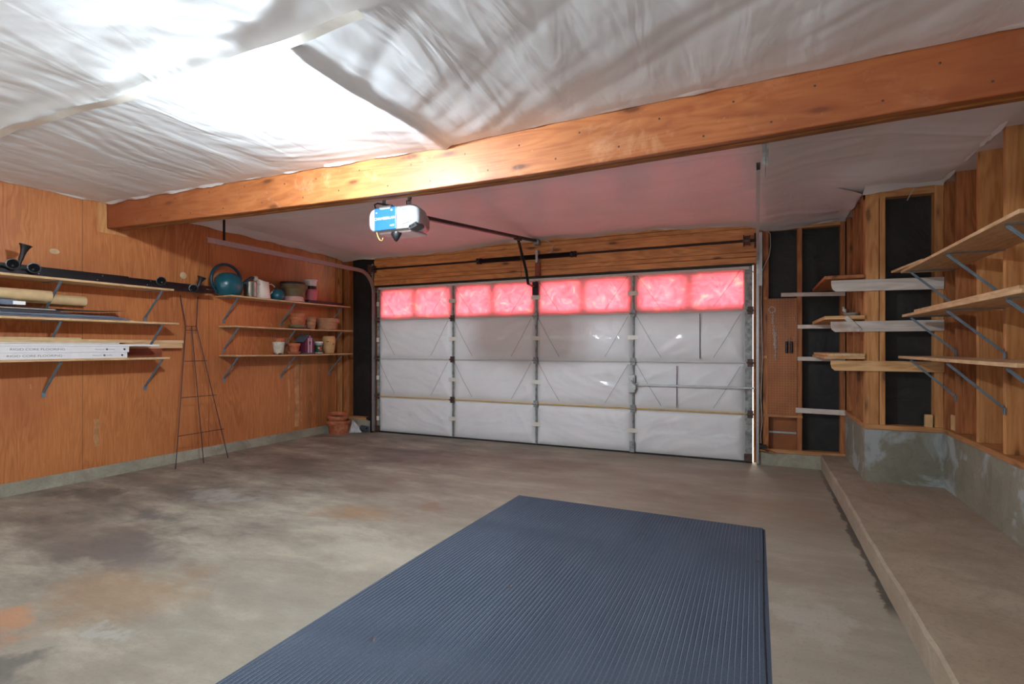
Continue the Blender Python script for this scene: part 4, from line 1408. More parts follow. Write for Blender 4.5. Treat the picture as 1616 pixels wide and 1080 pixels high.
# bird dish
bd = thing('bird_dish', (0.752, 5.40, 1.473), 'pale ceramic bird dish with a perched bird on a corner board', 'dish')
MB().lathe([(0.022, 0), (0.022, 0.006), (0.040, 0.014), (0.068, 0.034), (0.072, 0.040), (0.064, 0.038), (0.036, 0.020), (0.0, 0.014)], (0.752, 5.40, 1.472), 24).build('bowl', M['ceramic'], bd)
b = MB()
b.lathe([(0.0, -0.022), (0.010, -0.018), (0.016, -0.004), (0.014, 0.010), (0.008, 0.018), (0.0, 0.020)], (0.694, 5.40, 1.536), 12, (0, math.radians(-25), 0))
b.lathe([(0.0, -0.010), (0.008, -0.006), (0.010, 0.0), (0.007, 0.007), (0.0, 0.010)], (0.688, 5.40, 1.560), 10)
b.tube([(0.681, 5.40, 1.562), (0.672, 5.40, 1.560)], [0.003, 0.0005], 6)
b.tube([(0.700, 5.40, 1.522), (0.712, 5.40, 1.510)], [0.006, 0.002], 6)
b.build('bird', M['ceramic'], bd)
MB().tube([(0.818, 5.40, 1.510), (0.822, 5.40, 1.492), (0.826, 5.39, 1.482)], [0.007, 0.004, 0.002], 6).build('tail', M['ceramic'], bd)

# pegboard and what hangs on it
pg = MB().box(0.100, 0.372, D - 0.008, D - 0.001, 0.525, 1.715).build('pegboard', M['peg'], None, (0.1, D, 0.525), 0.001)
tag(pg, 'tall narrow brown pegboard beside the garage door', 'pegboard')
for x, z in ((0.105, 1.40), (0.185, 1.52), (0.26, 1.51), (0.345, 1.52), (0.23, 1.40), (0.27, 1.32), (0.315, 1.32), (0.20, 1.30), (0.26, 1.24), (0.195, 1.60), (0.285, 1.60), (0.33, 1.40)):
    pass
HK = [(0.185, 1.50), (0.262, 1.50), (0.345, 1.50), (0.185, 1.41), (0.262, 1.42), (0.280, 1.30), (0.302, 1.30), (0.345, 1.30), (0.20, 1.36), (0.185, 1.24)]
first = None
hk = thing('peg_hook', (HK[0][0], D - 0.008, HK[0][1]), 'small bare wire hook in the pegboard', 'hook', 'bare peg hooks')
m = MB(); x, z = HK[0]
m.tube([(x, D - 0.007, z + 0.02), (x, D - 0.016, z + 0.018), (x, D - 0.016, z - 0.018), (x, D - 0.036, z - 0.020), (x, D - 0.040, z - 0.008)], 0.0022, 6)
m.build('hook_wire', M['galv'], hk)
HL = ['in the top row, just right of the chain ring', 'in the top row, second from the chain', 'in the top row at the stud side', 'a step below the top row beside the chain', 'a step below the top row, mid board', 'in the lower row, left of a close pair', 'in the lower row, right of a close pair', 'in the lower row at the stud side', 'between the rows beside the chain', 'lowest on the board beside the chain']
hk['label'] = 'bare wire hook ' + HL[0]
for (x, z), hl in zip(HK[1:], HL[1:]):
    copy_tree(hk, (x, D - 0.008, z), 'bare wire hook ' + hl)
ch = thing('chain', (0.145, D - 0.03, 1.66), 'pale link chain with a ring hanging on the pegboard', 'chain')
m = MB()
ring = [(0.143 + 0.030 * math.cos(a), D - 0.022, 1.600 + 0.030 * math.sin(a)) for a in np.linspace(0, 2 * math.pi, 20)]
m.tube(ring, 0.004, 6, cap=False)
m.build('ring', M['cable_white'], ch)
m = MB()
nl = 26
for i in range(nl):
    u = i / (nl - 1)
    x = 0.146 + 0.034 * u + 0.004 * math.sin(i); z = 1.565 - 0.47 * u
    lk = []
    for a in np.linspace(0, 2 * math.pi, 9):
        if i % 2: lk.append((x + 0.008 * math.cos(a), D - 0.016, z + 0.013 * math.sin(a)))
        else: lk.append((x, D - 0.016 + 0.006 * math.cos(a), z + 0.013 * math.sin(a)))
    m.tube(lk, 0.0028, 5, cap=False)
for i in range(8):
    u = i / 8
    x = 0.172 + 0.006 * math.sin(i * 2); z = 1.36 - 0.16 * u
    lk = [(x + 0.008 * math.cos(a), D - 0.024, z + 0.013 * math.sin(a)) for a in np.linspace(0, 2 * math.pi, 9)]
    m.tube(lk, 0.0028, 5, cap=False)
m.build('links', M['cable_white'], ch)
GH = 'black grip handles on the pegboard'
for i, (x, lab) in enumerate(((0.276, 'black ribbed handle hanging on the pegboard, nearer the chain'), (0.318, 'black ribbed handle hanging on the pegboard, next to the stud'))):
    t = thing('grip_handle', (x, D - 0.02, 1.22), lab, 'handle', GH)
    m = MB()
    prf = [(0.0, -0.060)]
    for j in range(13):
        prf.append((0.0145 if j % 2 else 0.0120, -0.058 + j * 0.0096))
    prf.append((0.0, 0.060))
    m.lathe(prf, (x, D - 0.026, 1.215), 12)
    m.build('grip', M['black_plastic'], t)
    MB().tube([(x, D - 0.026, 1.272), (x, D - 0.022, 1.295), (x, D - 0.012, 1.31)], 0.002, 6).build('hang_loop', M['galv'], t)
# shelf under the pegboard with back panel and metal strip
MB().box(0.113, 0.370, D + 0.080, D + 0.088, 0.171, 0.500).build('cubby_back', M['hardboard'], wk)
MB().box(0.062, 0.420, D - 0.012, D + 0.088, 0.500, 0.523).build('cubby_top', M['plate_x'], wk, bevel=0.002)
MB().box(0.114, 0.369, D + 0.070, D + 0.079, 0.325, 0.345).build('metal_strip', M['galv'], wk, bevel=0.001)
for x, z0, z1, lab in ((0.085, 1.705, 1.735, 'small wood block at the upper corner of the pegboard'), (0.085, 1.10, 1.13, 'small wood block halfway down the pegboard edge')):
    tag(MB().box(x - 0.02, x + 0.014, D - 0.022, D - 0.0005, z0, z1).build('wood_block', M['stud'], None, (x, D, z0), 0.001), lab, 'wood block')

# cable hanging between ceiling and stud beside the door, sensor at the foot
m = MB(); m.tube([(0.075, D - 0.03, 2.45), (0.125, D - 0.03, 2.38), (0.128, D - 0.025, 2.25), (0.115, D - 0.02, 2.15), (0.05, D - 0.025, 2.0), (0.045, D - 0.025, 1.6), (0.055, D - 0.025, 1.1), (0.04, D - 0.025, 0.7), (0.052, D - 0.03, 0.45), (0.035, D - 0.03, 0.3), (0.04, D - 0.03, 0.22)], 0.0035, 6)
tag(m.build('cable', M['cable_white'], None, (0.06, D - 0.03, 2.4)), 'thin pale cable running down beside the pegboard to the door sensor', 'cable')
GS = 'door safety sensors'
for sx_, lab in ((0.045, 'black safety sensor low at the right door jamb'), (-5.045, 'black safety sensor low at the left door jamb')):
    t = thing('safety_sensor', (sx_, D - 0.05, 0.20), lab, 'sensor', GS)
    sg = 1 if sx_ > 0 else -1
    MB().box(sx_ - 0.02, sx_ + 0.045, D - 0.075, D - 0.035, 0.18, 0.215).build('sensor_body', M['black_plastic'], t, bevel=0.004)
    MB().box(sx_ - (0.03 if sg > 0 else -0.03), sx_ + 0.0, D - 0.05, D - 0.042, 0.165, 0.225).build('mounting_plate', M['black'], t)
m = MB(); m.obox((0.10, D - 0.045, 0.150), (0.14, 0.03, 0.015), (0, math.radians(8), 0))
tag(m.build('wood_scrap', M['stud_old'], None, (0.1, D - 0.045, 0.145)), 'splintered brown wood scrap on the curb by the sensor', 'wood scrap')
GO = 'pine offcuts on the foundation'
for (x, y, sx_, h_, lab, yy) in ((1.20, YB - 0.012, 0.045, 0.095, 'small pale offcut standing at the foot of the bump-out paper', 0),):
    tag(MB().box(x - sx_ / 2, x + sx_ / 2, YB - 0.008, YB + 0.035, ZC + 0.0385, ZC + 0.0385 + h_).build('offcut', M['ply_scrap'], None, (x, y, ZC), 0.001), lab, 'wood offcut', GO)
tag(MB().box(XR + 0.02, XR + 0.034, 4.835, 4.965, ZC + 0.0385, ZC + 0.15).build('offcut', M['ply_scrap'], None, (XR, 4.9, ZC), 0.001), 'square pale offcut leaning in the stud bay at the bump-out corner', 'wood offcut', GO)
m = MB(); m.tube([(1.10, YB - 0.03, 2.44), (1.075, YB - 0.05, 2.40), (1.05, YB - 0.06, 2.345)], 0.0035, 6)
tag(m.build('cable', M['cable_white'], None, (1.1, YB, 2.44)), 'short wire poking down from the sheeting over the bump-out', 'cable')

# ================================================================== LEFT SHELF, TOP: black rails and flared feet
GRl = 'black rails on the top left shelf'
def rail(y0, y1, x, z, w, h, lab, holes=True, tilt=0.0):
    t = thing('metal_rail', (x, (y0 + y1) / 2, z), lab, 'rail', GRl)
    mb = MB()
    th = 0.003
    # U channel open upward
    sec = [(x - w / 2, z), (x + w / 2, z), (x + w / 2, z + h), (x + w / 2 - th, z + h), (x + w / 2 - th, z + th), (x - w / 2 + th, z + th), (x - w / 2 + th, z + h), (x - w / 2, z + h)]
    n = len(sec)
    vs = [(p[0], y0, p[1]) for p in sec] + [(p[0], y1, p[1] + tilt) for p in sec]
    fs = [tuple(range(n)), tuple(range(n, 2 * n))[::-1]] + [(i, (i + 1) % n, n + (i + 1) % n, n + i) for i in range(n)]
    mb.add(vs, fs)
    mb.build('channel', M['black'], t)
    for yy in np.arange(y0 + 0.12, y1 - 0.05, 0.42):
        rv = MB(); rv.lathe([(0.004, 0), (0.003, 0.0015), (0, 0.002)], (x + w / 2, yy, z + h * 0.55 + tilt * (yy - y0) / (y1 - y0)), 8, (0, math.pi / 2, 0))
        rv.build('rivet', M['galv'], t)
    return t
rail(1.75, 3.40, -5.285, 1.793, 0.035, 0.032, 'black steel rail along the front edge of the top left shelf')
rail(1.80, 3.86, -5.335, 1.793, 0.040, 0.034, 'black steel rail poking past the right end of the top left shelf')
rail(1.60, 3.80, -5.39, 1.793, 0.04, 0.055, 'taller black steel rail in the middle of the rail bundle')
rail(1.50, 3.05, -5.44, 1.793, 0.04, 0.095, 'tallest black rail against the wall, ending mid shelf')
rail(2.70, 3.95, -5.415, 1.850, 0.03, 0.028, 'slim black rail lying over the bundle toward the watering can')

GF = 'flared black feet on the rail bundle'
def foot(c, rot, lab, neck=0.11):
    t = thing('flared_foot', c, lab, 'foot fitting', GF)
    prf = [(0.016, 0.0), (0.017, neck * 0.35), (0.021, neck * 0.62), (0.031, neck * 0.88), (0.041, neck), (0.043, neck + 0.006), (0.036, neck + 0.005), (0.024, neck * 0.84), (0.013, neck * 0.6), (0.0, neck * 0.5)]
    MB().lathe(prf, c, 20, rot).build('flare', M['black_plastic'], t)
    R = Euler(rot).to_matrix()
    m = MB(); p0 = Vector(c) + R @ Vector((0, 0, 0.002)); p1 = Vector(c) + R @ Vector((0, 0, -0.05))
    m.tube([p0, p1], 0.013, 10)
    m.build('peg', M['black_plastic'], t)
    return t
foot((-5.30, 2.185, 1.905), (math.radians(-12), math.radians(8), 0), 'upright flared black foot at the camera end of the rails', 0.125)
foot((-5.33, 2.150, 1.845), (0, math.radians(82), math.radians(-22)), 'flared black foot lying mouth outward, beneath the near upright one')
foot((-5.33, 2.275, 1.832), (0, math.radians(82), math.radians(-18)), 'flared black foot lying mouth outward, second along the shelf')
foot((-5.37, 3.70, 1.845), (math.radians(-18), math.radians(8), 0), 'upright flared black foot nearest the big watering can', 0.115)
foot((-5.35, 3.33, 1.845), (0, math.radians(82), math.radians(-40)), 'flared black foot lying above the shelf end')
foot((-5.36, 3.66, 1.812), (0, math.radians(82), math.radians(-40)), 'flared black foot hanging below the far upright one', 0.09)

# ------------------------------------------------------------------ LEFT SHELF, MIDDLE: tubes and sheets
GT = 'cardboard tubes on the middle left shelf'
def ctube(c0, c1, r, lab):
    t = thing('cardboard_tube', c0, lab, 'tube', GT)
    d = Vector(c1) - Vector(c0)
    q = d.to_track_quat('Z', 'Y').to_euler()
    L = d.length
    MB().lathe([(r * 0.9, 0), (r, 0), (r, L), (r * 0.9, L), (r * 0.88, L - 0.05), (0, L - 0.05)], c0, 24, q).build('tube_wall', M['card'], t)
    return t
ctube((-5.37, 1.45, 1.640), (-5.34, 2.40, 1.640), 0.045, 'shorter kraft cardboard tube, nearer the shelf edge')
ctube((-5.485, 1.5, 1.632), (-5.485, 2.72, 1.628), 0.044, 'longer kraft cardboard tube against the plywood')

GSh = 'thin sheets stacked on the middle left shelf'
zc = 1.4595
sheets = [
    (3.02, 0.004, 'sheet_white', 'bottom grey-white sheet of the middle shelf stack', -0.24, -0.01),
    (2.98, 0.012, 'sheet_grey', 'blue-grey foam sheet, lowest of the dark ones in the stack', -0.25, 0.0),
    (2.92, 0.010, 'sheet_grey', 'blue-grey foam sheet second up in the stack', -0.26, 0.0),
    (2.86, 0.008, 'sheet_grey', 'blue-grey foam sheet with the shortest overhang', -0.25, 0.006),
    (2.50, 0.014, 'sheet_dark', 'dark brown sheet in the left part of the stack', -0.26, 0.0),
    (2.44, 0.010, 'sheet_dark', 'second dark sheet over the foam sheets', -0.255, 0.0),
    (2.40, 0.005, 'sheet_white', 'stiff white sheet ending under the cardboard tubes', -0.27, 0.0),
]
for ye, th, mt, lab, xo, dy in sheets:
    xf = XL + 0.012 - xo
    m = MB(); m.prism([(XL + 0.03, 1.42), (xf, 1.42), (xf, ye), (XL + 0.03, ye + 0.05 + dy)], 'Z', zc, zc + th)
    tag(m.build('sheet', M[mt], None, (XL + 0.1, 2.3, zc)), lab, 'sheet', GSh)
    zc += th + 0.0008
# curling white sheet on top
m = MB()
z0c = zc + 0.001
def curl(u, v):
    y = 1.9 + (2.985 - 1.9) * u
    x = XL + 0.04 + 0.20 * v
    z = z0c + 0.026 * (u ** 2) * 0.9 + 0.006 * math.sin(u * 6)
    return (x, y, z)
m.grid(curl, 30, 4); m.grid(lambda u, v: (curl(u, v)[0], curl(u, v)[1], curl(u, v)[2] + 0.003), 30, 4, flip=True)
tag(m.build('sheet', M['sheet_white'], None, (XL + 0.1, 2.4, z0c)), 'curling white sheet on top of the middle shelf stack', 'sheet', GSh)
bk = thing('folder', (-5.30, 1.9, 1.575), 'grey folder with a white label in front of the cardboard tubes', 'folder')
MB().box(-5.34, -5.255, 1.50, 2.145, z0c + 0.018, z0c + 0.060).build('cover', M['sheet_grey'], bk, bevel=0.003)
MB().box(-5.345, -5.2535, 2.12, 2.20, z0c + 0.022, z0c + 0.050).build('white_label', M['print_white'], bk, bevel=0.002)

# ------------------------------------------------------------------ LEFT SHELF, BOTTOM: cartons, boards, battens
GCt = 'white flooring cartons'
def carton(z, ye, lab):
    t = thing('flooring_carton', (-5.35, 2.3, z), lab, 'carton', GCt)
    MB().box(-5.448, -5.25, 1.40, ye, z, z + 0.052).build('box', M['carton'], t, bevel=0.002)
    text('\u00b7 RIGID CORE FLOORING \u00b7', 0.0245, (-5.2495, 2.28 - (0.0 if z > 1.15 else 0.02), z + 0.027), (math.pi / 2, 0, math.pi / 2), M['ink'], t, align='CENTER', sx=1.38)
    text('Waterproof   LifetimePlus', 0.0115, (-5.2495, 2.76 - (0.0 if z > 1.15 else 0.02), z + 0.026), (math.pi / 2, 0, math.pi / 2), M['ink'], t, align='CENTER', sx=1.3)
    for dy in (0.0, 0.145):
        MB().lathe([(0.009, 0), (0.009, 0.0005), (0.0075, 0.0006), (0.0075, 0.0)], (-5.2497, 2.775 + dy - (0.0 if z > 1.15 else 0.02), z + 0.026), 14, (0, math.pi / 2, 0)).build('badge', M['ink'], t)
    return t
carton(1.1185, 2.945, 'white rigid core flooring carton resting directly on the shelf')
carton(1.1715, 2.960, 'white rigid core flooring carton stacked on the other one')
GWb = 'white boards over the cartons'
tag(MB().box(-5.46, -5.247, 1.40, 3.23, 1.2245, 1.243).build('white_board', M['carton'], None, (-5.35, 2.3, 1.2245), 0.002), 'longer white board lying on the flooring cartons', 'board', GWb)
tag(MB().box(-5.46, -5.252, 1.40, 2.88, 1.244, 1.256).build('white_board', M['sheet_white'], None, (-5.35, 2.2, 1.244), 0.002), 'shorter white board under the tan panels', 'board', GWb)
GTp = 'tan panels on the lowest left shelf'
zc = 1.257
for i, (ye, th, lab) in enumerate(((3.02, 0.014, 'lowest tan panel above the white boards'), (2.66, 0.012, 'middle tan panel with a cut corner'), (2.60, 0.012, 'top tan panel of the pack'))):
    m = MB(); m.prism([(-5.50, 1.4), (-5.262, 1.4), (-5.262, ye - 0.02), (-5.30, ye), (-5.50, ye)], 'Z', zc, zc + th)
    tag(m.build('tan_panel', M['card'], None, (-5.4, 2.2, zc), 0.001), lab, 'panel', GTp)
    zc += th + 0.0008
GBa = 'battens sticking out of the lowest left shelf'
tag(MB().box(-5.498, -5.462, 1.9, 3.600, 1.2055, 1.2555).build('batten', M['pine'], None, (-5.48, 3, 1.2055), 0.002), 'lower pale pine batten reaching past the shelf end', 'batten', GBa)
tag(MB().box(-5.536, -5.502, 2.0, 3.640, 1.2565, 1.288).build('batten', M['pine'], None, (-5.52, 3, 1.2565), 0.002), 'upper pale pine batten reaching past the shelf end', 'batten', GBa)
tag(MB().box(-5.498, -5.464, 2.0, 3.390, 1.1185, 1.2048).build('batten', M['redwood'], None, (-5.48, 3, 1.1185), 0.002), 'red-brown batten under the two pale pine battens', 'batten', GBa)
tag(MB().box(-5.536, -5.500, 2.0, 3.20, 1.1185, 1.2560).build('plank', M['redwood'], None, (-5.52, 3, 1.1185), 0.002), 'red-brown plank on edge behind the battens', 'plank')

# ------------------------------------------------------------------ garden trellis
tr = thing('garden_trellis', (-5.26, 3.70, 0), 'tall dark wire trellis leaning on the plywood wall', 'trellis')
TP = dict(l0=(-5.253, 3.391, 0.004), m0=(-5.217, 3.658, 0.004), r0=(-5.298, 4.003, 0.004))
TP = dict(l0=(-5.250, 3.389, 0.004), l1=(-5.473, 3.644, 1.438), l2=(-5.522, 3.613, 1.765), m0=(-5.249, 3.684, 0.004), m1=(-5.473, 3.705, 1.440),
          r0=(-5.252, 3.968, 0.004), r1=(-5.474, 3.759, 1.440), r2=(-5.522, 3.809, 1.765), a1=(-5.416, 3.589, 1.070), a2=(-5.415, 3.841, 1.068),
          b1=(-5.358, 3.521, 0.697), b2=(-5.357, 3.903, 0.694), c1=(-5.299, 3.446, 0.317), c2=(-5.300, 3.955, 0.320), t1=(-5.465, 3.640, 1.395), t2=(-5.465, 3.765, 1.395))
for path in (('l0', 'l1', 'l2'), ('m0', 'm1'), ('r0', 'r1', 'r2')):
    MB().tube([TP[p] for p in path], 0.0042, 6).build('upright', M['wire'], tr)
for a, b in (('a1', 'a2'), ('b1', 'b2'), ('c1', 'c2'), ('l1', 'r1'), ('t1', 't2')):
    MB().tube([TP[a], TP[b]], 0.0035, 6).build('rung', M['wire'], tr)

# ================================================================== POT SHELF, TOP
ZT = 1.7975
# big watering can
wc = thing('watering_can', (-5.40, 4.085, ZT), 'big round teal watering can with a ring handle on the pot shelf', 'watering can')
MB().lathe([(0.0, 0.0), (0.105, 0.0), (0.135, 0.03), (0.155, 0.085), (0.158, 0.13), (0.145, 0.185), (0.110, 0.228), (0.070, 0.250), (0.064, 0.250), (0.064, 0.236), (0.0, 0.20)], (-5.40, 4.085, ZT + 0.001), 36, None, 0.82, 1.0).build('body', M['teal'], wc)
hp = []
for i in range(25):
    a = math.radians(232 - i * (232 + 8) / 24)
    hp.append((-5.40, 4.060 + 0.185 * math.cos(a), ZT + 0.165 + 0.178 * math.sin(a)))
hp = [(-5.40, 4.03, ZT + 0.035)] + hp
MB().tube(hp, [0.013] + [0.019 - 0.004 * abs(i - 10) / 14 for i in range(25)], 10).build('handle', M['teal_dark'], wc)
m = MB(); m.tube([(-5.40, 4.20, ZT + 0.09), (-5.40, 4.27, ZT + 0.15), (-5.40, 4.33, ZT + 0.205), (-5.40, 4.38, ZT + 0.235), (-5.40, 4.42, ZT + 0.238)], [0.035, 0.020, 0.015, 0.016, 0.020], 12)
sp = m.build('spout', M['teal_dark'], wc)
MB().lathe([(0.016, -0.02), (0.034, 0.012), (0.036, 0.018), (0.0, 0.022)], (-5.40, 4.425, ZT + 0.236), 18, (math.radians(-112), 0, 0)).build('rose', M['enamel'], sp)
MB().lathe([(0.064, 0), (0.067, 0.004), (0.058, 0.006), (0.0, 0.003)], (-5.40, 4.085, ZT + 0.247), 24, None, 0.82, 1).build('filler_opening', M['black_plastic'], wc)

# tin mug
tm = thing('tin_jug', (-5.40, 4.36, ZT), 'shiny brushed tin jug between the big teal can and the cream pitcher', 'jug')
MB().lathe([(0.0, 0), (0.068, 0), (0.070, 0.004), (0.069, 0.17), (0.073, 0.178), (0.070, 0.180), (0.064, 0.172), (0.062, 0.02), (0, 0.02)], (-5.38, 4.355, ZT + 0.001), 32).build('body', M['tin'], tm)
MB().tube([(-5.37, 4.42, ZT + 0.165), (-5.37, 4.46, ZT + 0.172), (-5.37, 4.50, ZT + 0.145), (-5.37, 4.50, ZT + 0.105), (-5.37, 4.465, ZT + 0.070), (-5.37, 4.42, ZT + 0.055)], 0.006, 8).build('handle', M['enamel'], tm)
# cream pitcher
pc = thing('pitcher', (-5.40, 4.545, ZT), 'cream enamel pitcher with a looped handle on the pot shelf', 'pitcher')
m = MB(); m.lathe([(0.0, 0), (0.086, 0), (0.088, 0.005), (0.064, 0.185), (0.067, 0.20), (0.060, 0.196), (0.056, 0.18), (0.07, 0.02), (0, 0.02)], (-5.40, 4.545, ZT + 0.001), 32)
body = m.build('body', M['enamel'], pc)
for v in body.data.vertices:      # pull the lip up and out into a pouring spout
    z = v.co.z; dy = v.co.y
    if z > 0.15 and dy < -0.02:
        k_ = (z - 0.15) / 0.05 * min(1, (-dy - 0.02) / 0.04)
        v.co.y -= 0.030 * k_; v.co.z += 0.030 * k_; v.co.x *= 1 - 0.45 * k_
MB().tube([(-5.38, 4.60, ZT + 0.175), (-5.38, 4.65, ZT + 0.188), (-5.38, 4.695, ZT + 0.165), (-5.38, 4.695, ZT + 0.13), (-5.38, 4.655, ZT + 0.085), (-5.38, 4.625, ZT + 0.055)], 0.006, 8).build('handle', M['enamel'], pc)
# small teal can
st = thing('watering_can', (-5.38, 4.74, ZT), 'small dark teal watering can beside the cream pitcher', 'watering can')
MB().lathe([(0.0, 0), (0.062, 0), (0.078, 0.02), (0.082, 0.06), (0.070, 0.105), (0.045, 0.125), (0.040, 0.12), (0.0, 0.10)], (-5.37, 4.735, ZT + 0.001), 28).build('body', M['teal'], st)
hp = [(-5.37, 4.75 + 0.085 * math.cos(math.radians(a)), ZT + 0.085 + 0.085 * math.sin(math.radians(a))) for a in range(150, -50, -14)]
MB().tube(hp, 0.008, 8).build('handle', M['teal_dark'], st)

# clay pot upside-down saucer stack
def pot_profile(r, h, rim=0.28, taper=0.72, wall=0.010):
    rb = r * taper
    hr = h * (1 - rim)
    rr = rb + (r * 0.92 - rb) * 1.0
    return [(0, 0), (rb, 0), (rr, hr), (r, hr + 0.002), (r, h), (r - wall, h), (rr - wall, hr * 0.95), (rb - wall * 0.6, 0.02), (0, 0.02)]

def pot(c, r, h, label, mat='terra', name='plant_pot', cat='pot', group=None, rim=0.28, taper=0.72, rot=None, extra=None):
    t = thing(name, c, label, cat, group)
    prf = pot_profile(r, h, rim, taper)
    hr = h * (1 - rim)
    lower = prf[:3] + [(prf[2][0] - 0.010, hr), (r * taper - 0.006, 0.02), (0, 0.02)]
    upper = [(prf[2][0] - 0.004, hr), (r, hr + 0.001), (r * 1.015, h - 0.004), (r * 1.0, h), (r - 0.010, h), (prf[2][0] - 0.011, hr)]
    MB().lathe(lower, c, 32, rot).build('pot_wall', M[mat], t)
    MB().lathe(upper, c, 32, rot).build('rim', M[mat], t)
    return t

GP = 'pots on the plywood wall shelves'
t = thing('saucer', (-5.40, 5.02, ZT), 'pale pink upturned saucer under the olive clay pot', 'saucer')
MB().lathe([(0.125, 0.0), (0.130, 0.004), (0.112, 0.062), (0.100, 0.068), (0, 0.068)], (-5.40, 5.015, ZT + 0.001), 36).build('dish', M['blush'], t)
t = pot((-5.40, 5.025, ZT + 0.070), 0.158, 0.150, 'wide olive clay pot standing on a pale pink saucer', 'olive', rim=0.36, taper=0.72)
MB().lathe([(0.142, 0), (0.152, 0.003), (0.150, 0.028), (0.140, 0.028), (0, 0.02)], (-5.42, 5.015, ZT + 0.222), 32).build('inner_dish', M['purple_tray'], None, (-5.42, 5.015, ZT + 0.222))
o = bpy.data.objects['inner_dish']; o.name = 'dish'
tag(o, 'dark plum dish on top of the olive clay pot', 'dish')
tag(MB().prism([(-5.50, 5.17), (-5.305, 5.17), (-5.305, 5.80), (-5.50, 5.80)], 'Z', ZT + 0.001, ZT + 0.038).build('tray', M['purple_tray'], None, (-5.4, 5.5, ZT), 0.004), 'long dark plum plastic tray under the pink pot', 'tray')
t = thing('plastic_pot', (-5.40, 5.31, ZT + 0.04), 'pink plastic pot standing on the dark plum tray', 'pot')
MB().lathe([(0, 0), (0.066, 0), (0.080, 0.125), (0.088, 0.127), (0.089, 0.145), (0.080, 0.145), (0.064, 0.01), (0, 0.01)], (-5.40, 5.31, ZT + 0.040), 30).build('pot_wall', M['pink'], t)
t = thing('cup', (-5.41, 5.31, ZT + 0.05), 'black and cloudy white cup nested in the pink pot', 'cup')
MB().lathe([(0, 0), (0.055, 0), (0.072, 0.20), (0.0, 0.20)], (-5.41, 5.31, ZT + 0.052), 28).build('lower_cup', M['black_plastic'], t)
MB().lathe([(0.072, 0.18), (0.080, 0.245), (0.088, 0.247), (0.088, 0.262), (0.078, 0.262), (0.068, 0.20)], (-5.41, 5.31, ZT + 0.052), 28).build('upper_cup', M['clear_cup'], t)

# ---- middle pot shelf
ZM = 1.4588
tag(MB().box(-5.49, -5.30, 4.95, 5.20, ZM, ZM + 0.006).build('tray', M['purple_tray'], None, (-5.4, 5.1, ZM)), 'thin dark tray under the saucer on the terracotta shelf', 'tray')
t = thing('saucer', (-5.40, 5.075, ZM + 0.006), 'greyish clay saucer under the nested terracotta pots', 'saucer')
MB().lathe([(0, 0), (0.088, 0), (0.112, 0.032), (0.114, 0.038), (0.106, 0.038), (0.084, 0.010), (0, 0.010)], (-5.40, 5.075, ZM + 0.007), 32).build('dish', M['olive'], t)
pot((-5.40, 5.085, ZM + 0.018), 0.100, 0.130, 'lower terracotta pot of the nested pair, in the saucer', group=GP, rim=0.30)
pot((-5.40, 5.085, ZM + 0.060), 0.096, 0.130, 'upper terracotta pot of the nested pair, above the saucer', group=GP, rim=0.30)
for i, lab in enumerate(('bottom of the three small nested terracotta pots', 'middle one of the three small nested terracotta pots', 'top one of the three small nested terracotta pots')):
    pot((-5.40, 5.305, ZM + 0.001 + i * 0.036), 0.062 + 0.001 * i, 0.085, lab, 'terra_pale', group=GP, rim=0.34, taper=0.78)
pot((-5.395, 5.60, ZM + 0.001), 0.155, 0.150, 'wide weathered terracotta bowl planter alone at the corner end', 'terra_pale', group=GP, rim=0.38, taper=0.80)
# ---- lower pot shelf
ZL = 1.1288
t = thing('glazed_pot', (-5.40, 4.775, ZL), 'white speckled footed pot with a terracotta pot inside', 'pot')
MB().lathe([(0, 0.012), (0.050, 0.012), (0.058, 0.02), (0.071, 0.145), (0.072, 0.150), (0.064, 0.150), (0.052, 0.03), (0, 0.03)], (-5.40, 4.775, ZL + 0.001), 30).build('pot_wall', M['white_glaze'], t)
for a in (60, 180, 300):
    x = -5.40 + 0.045 * math.cos(math.radians(a)); y = 4.775 + 0.045 * math.sin(math.radians(a))
    MB().lathe([(0.010, 0), (0.014, 0.018), (0, 0.02)], (x, y, ZL + 0.001), 10).build('foot', M['white_glaze'], t)
t = thing('plant_pot', (-5.40, 4.775, ZL + 0.07), 'terracotta pot showing its rim inside the white glazed pot', 'pot', GP)
MB().lathe([(0, 0), (0.045, 0), (0.058, 0.08), (0.067, 0.082), (0.069, 0.122), (0.066, 0.126), (0.0, 0.130)], (-5.40, 4.775, ZL + 0.070), 28).build('rim', M['terra'], t)
t = thing('saucer', (-5.40, 5.015, ZL), 'terracotta saucer beside the plum birdhouse', 'saucer')
MB().lathe([(0, 0), (0.070, 0), (0.084, 0.022), (0.084, 0.030), (0.074, 0.030), (0, 0.012)], (-5.40, 5.015, ZL + 0.001), 30).build('dish', M['terra'], t)
pot((-5.40, 5.015, ZL + 0.014), 0.076, 0.122, 'single orange terracotta pot on a saucer beside the birdhouse', group=GP, rim=0.28, taper=0.70)

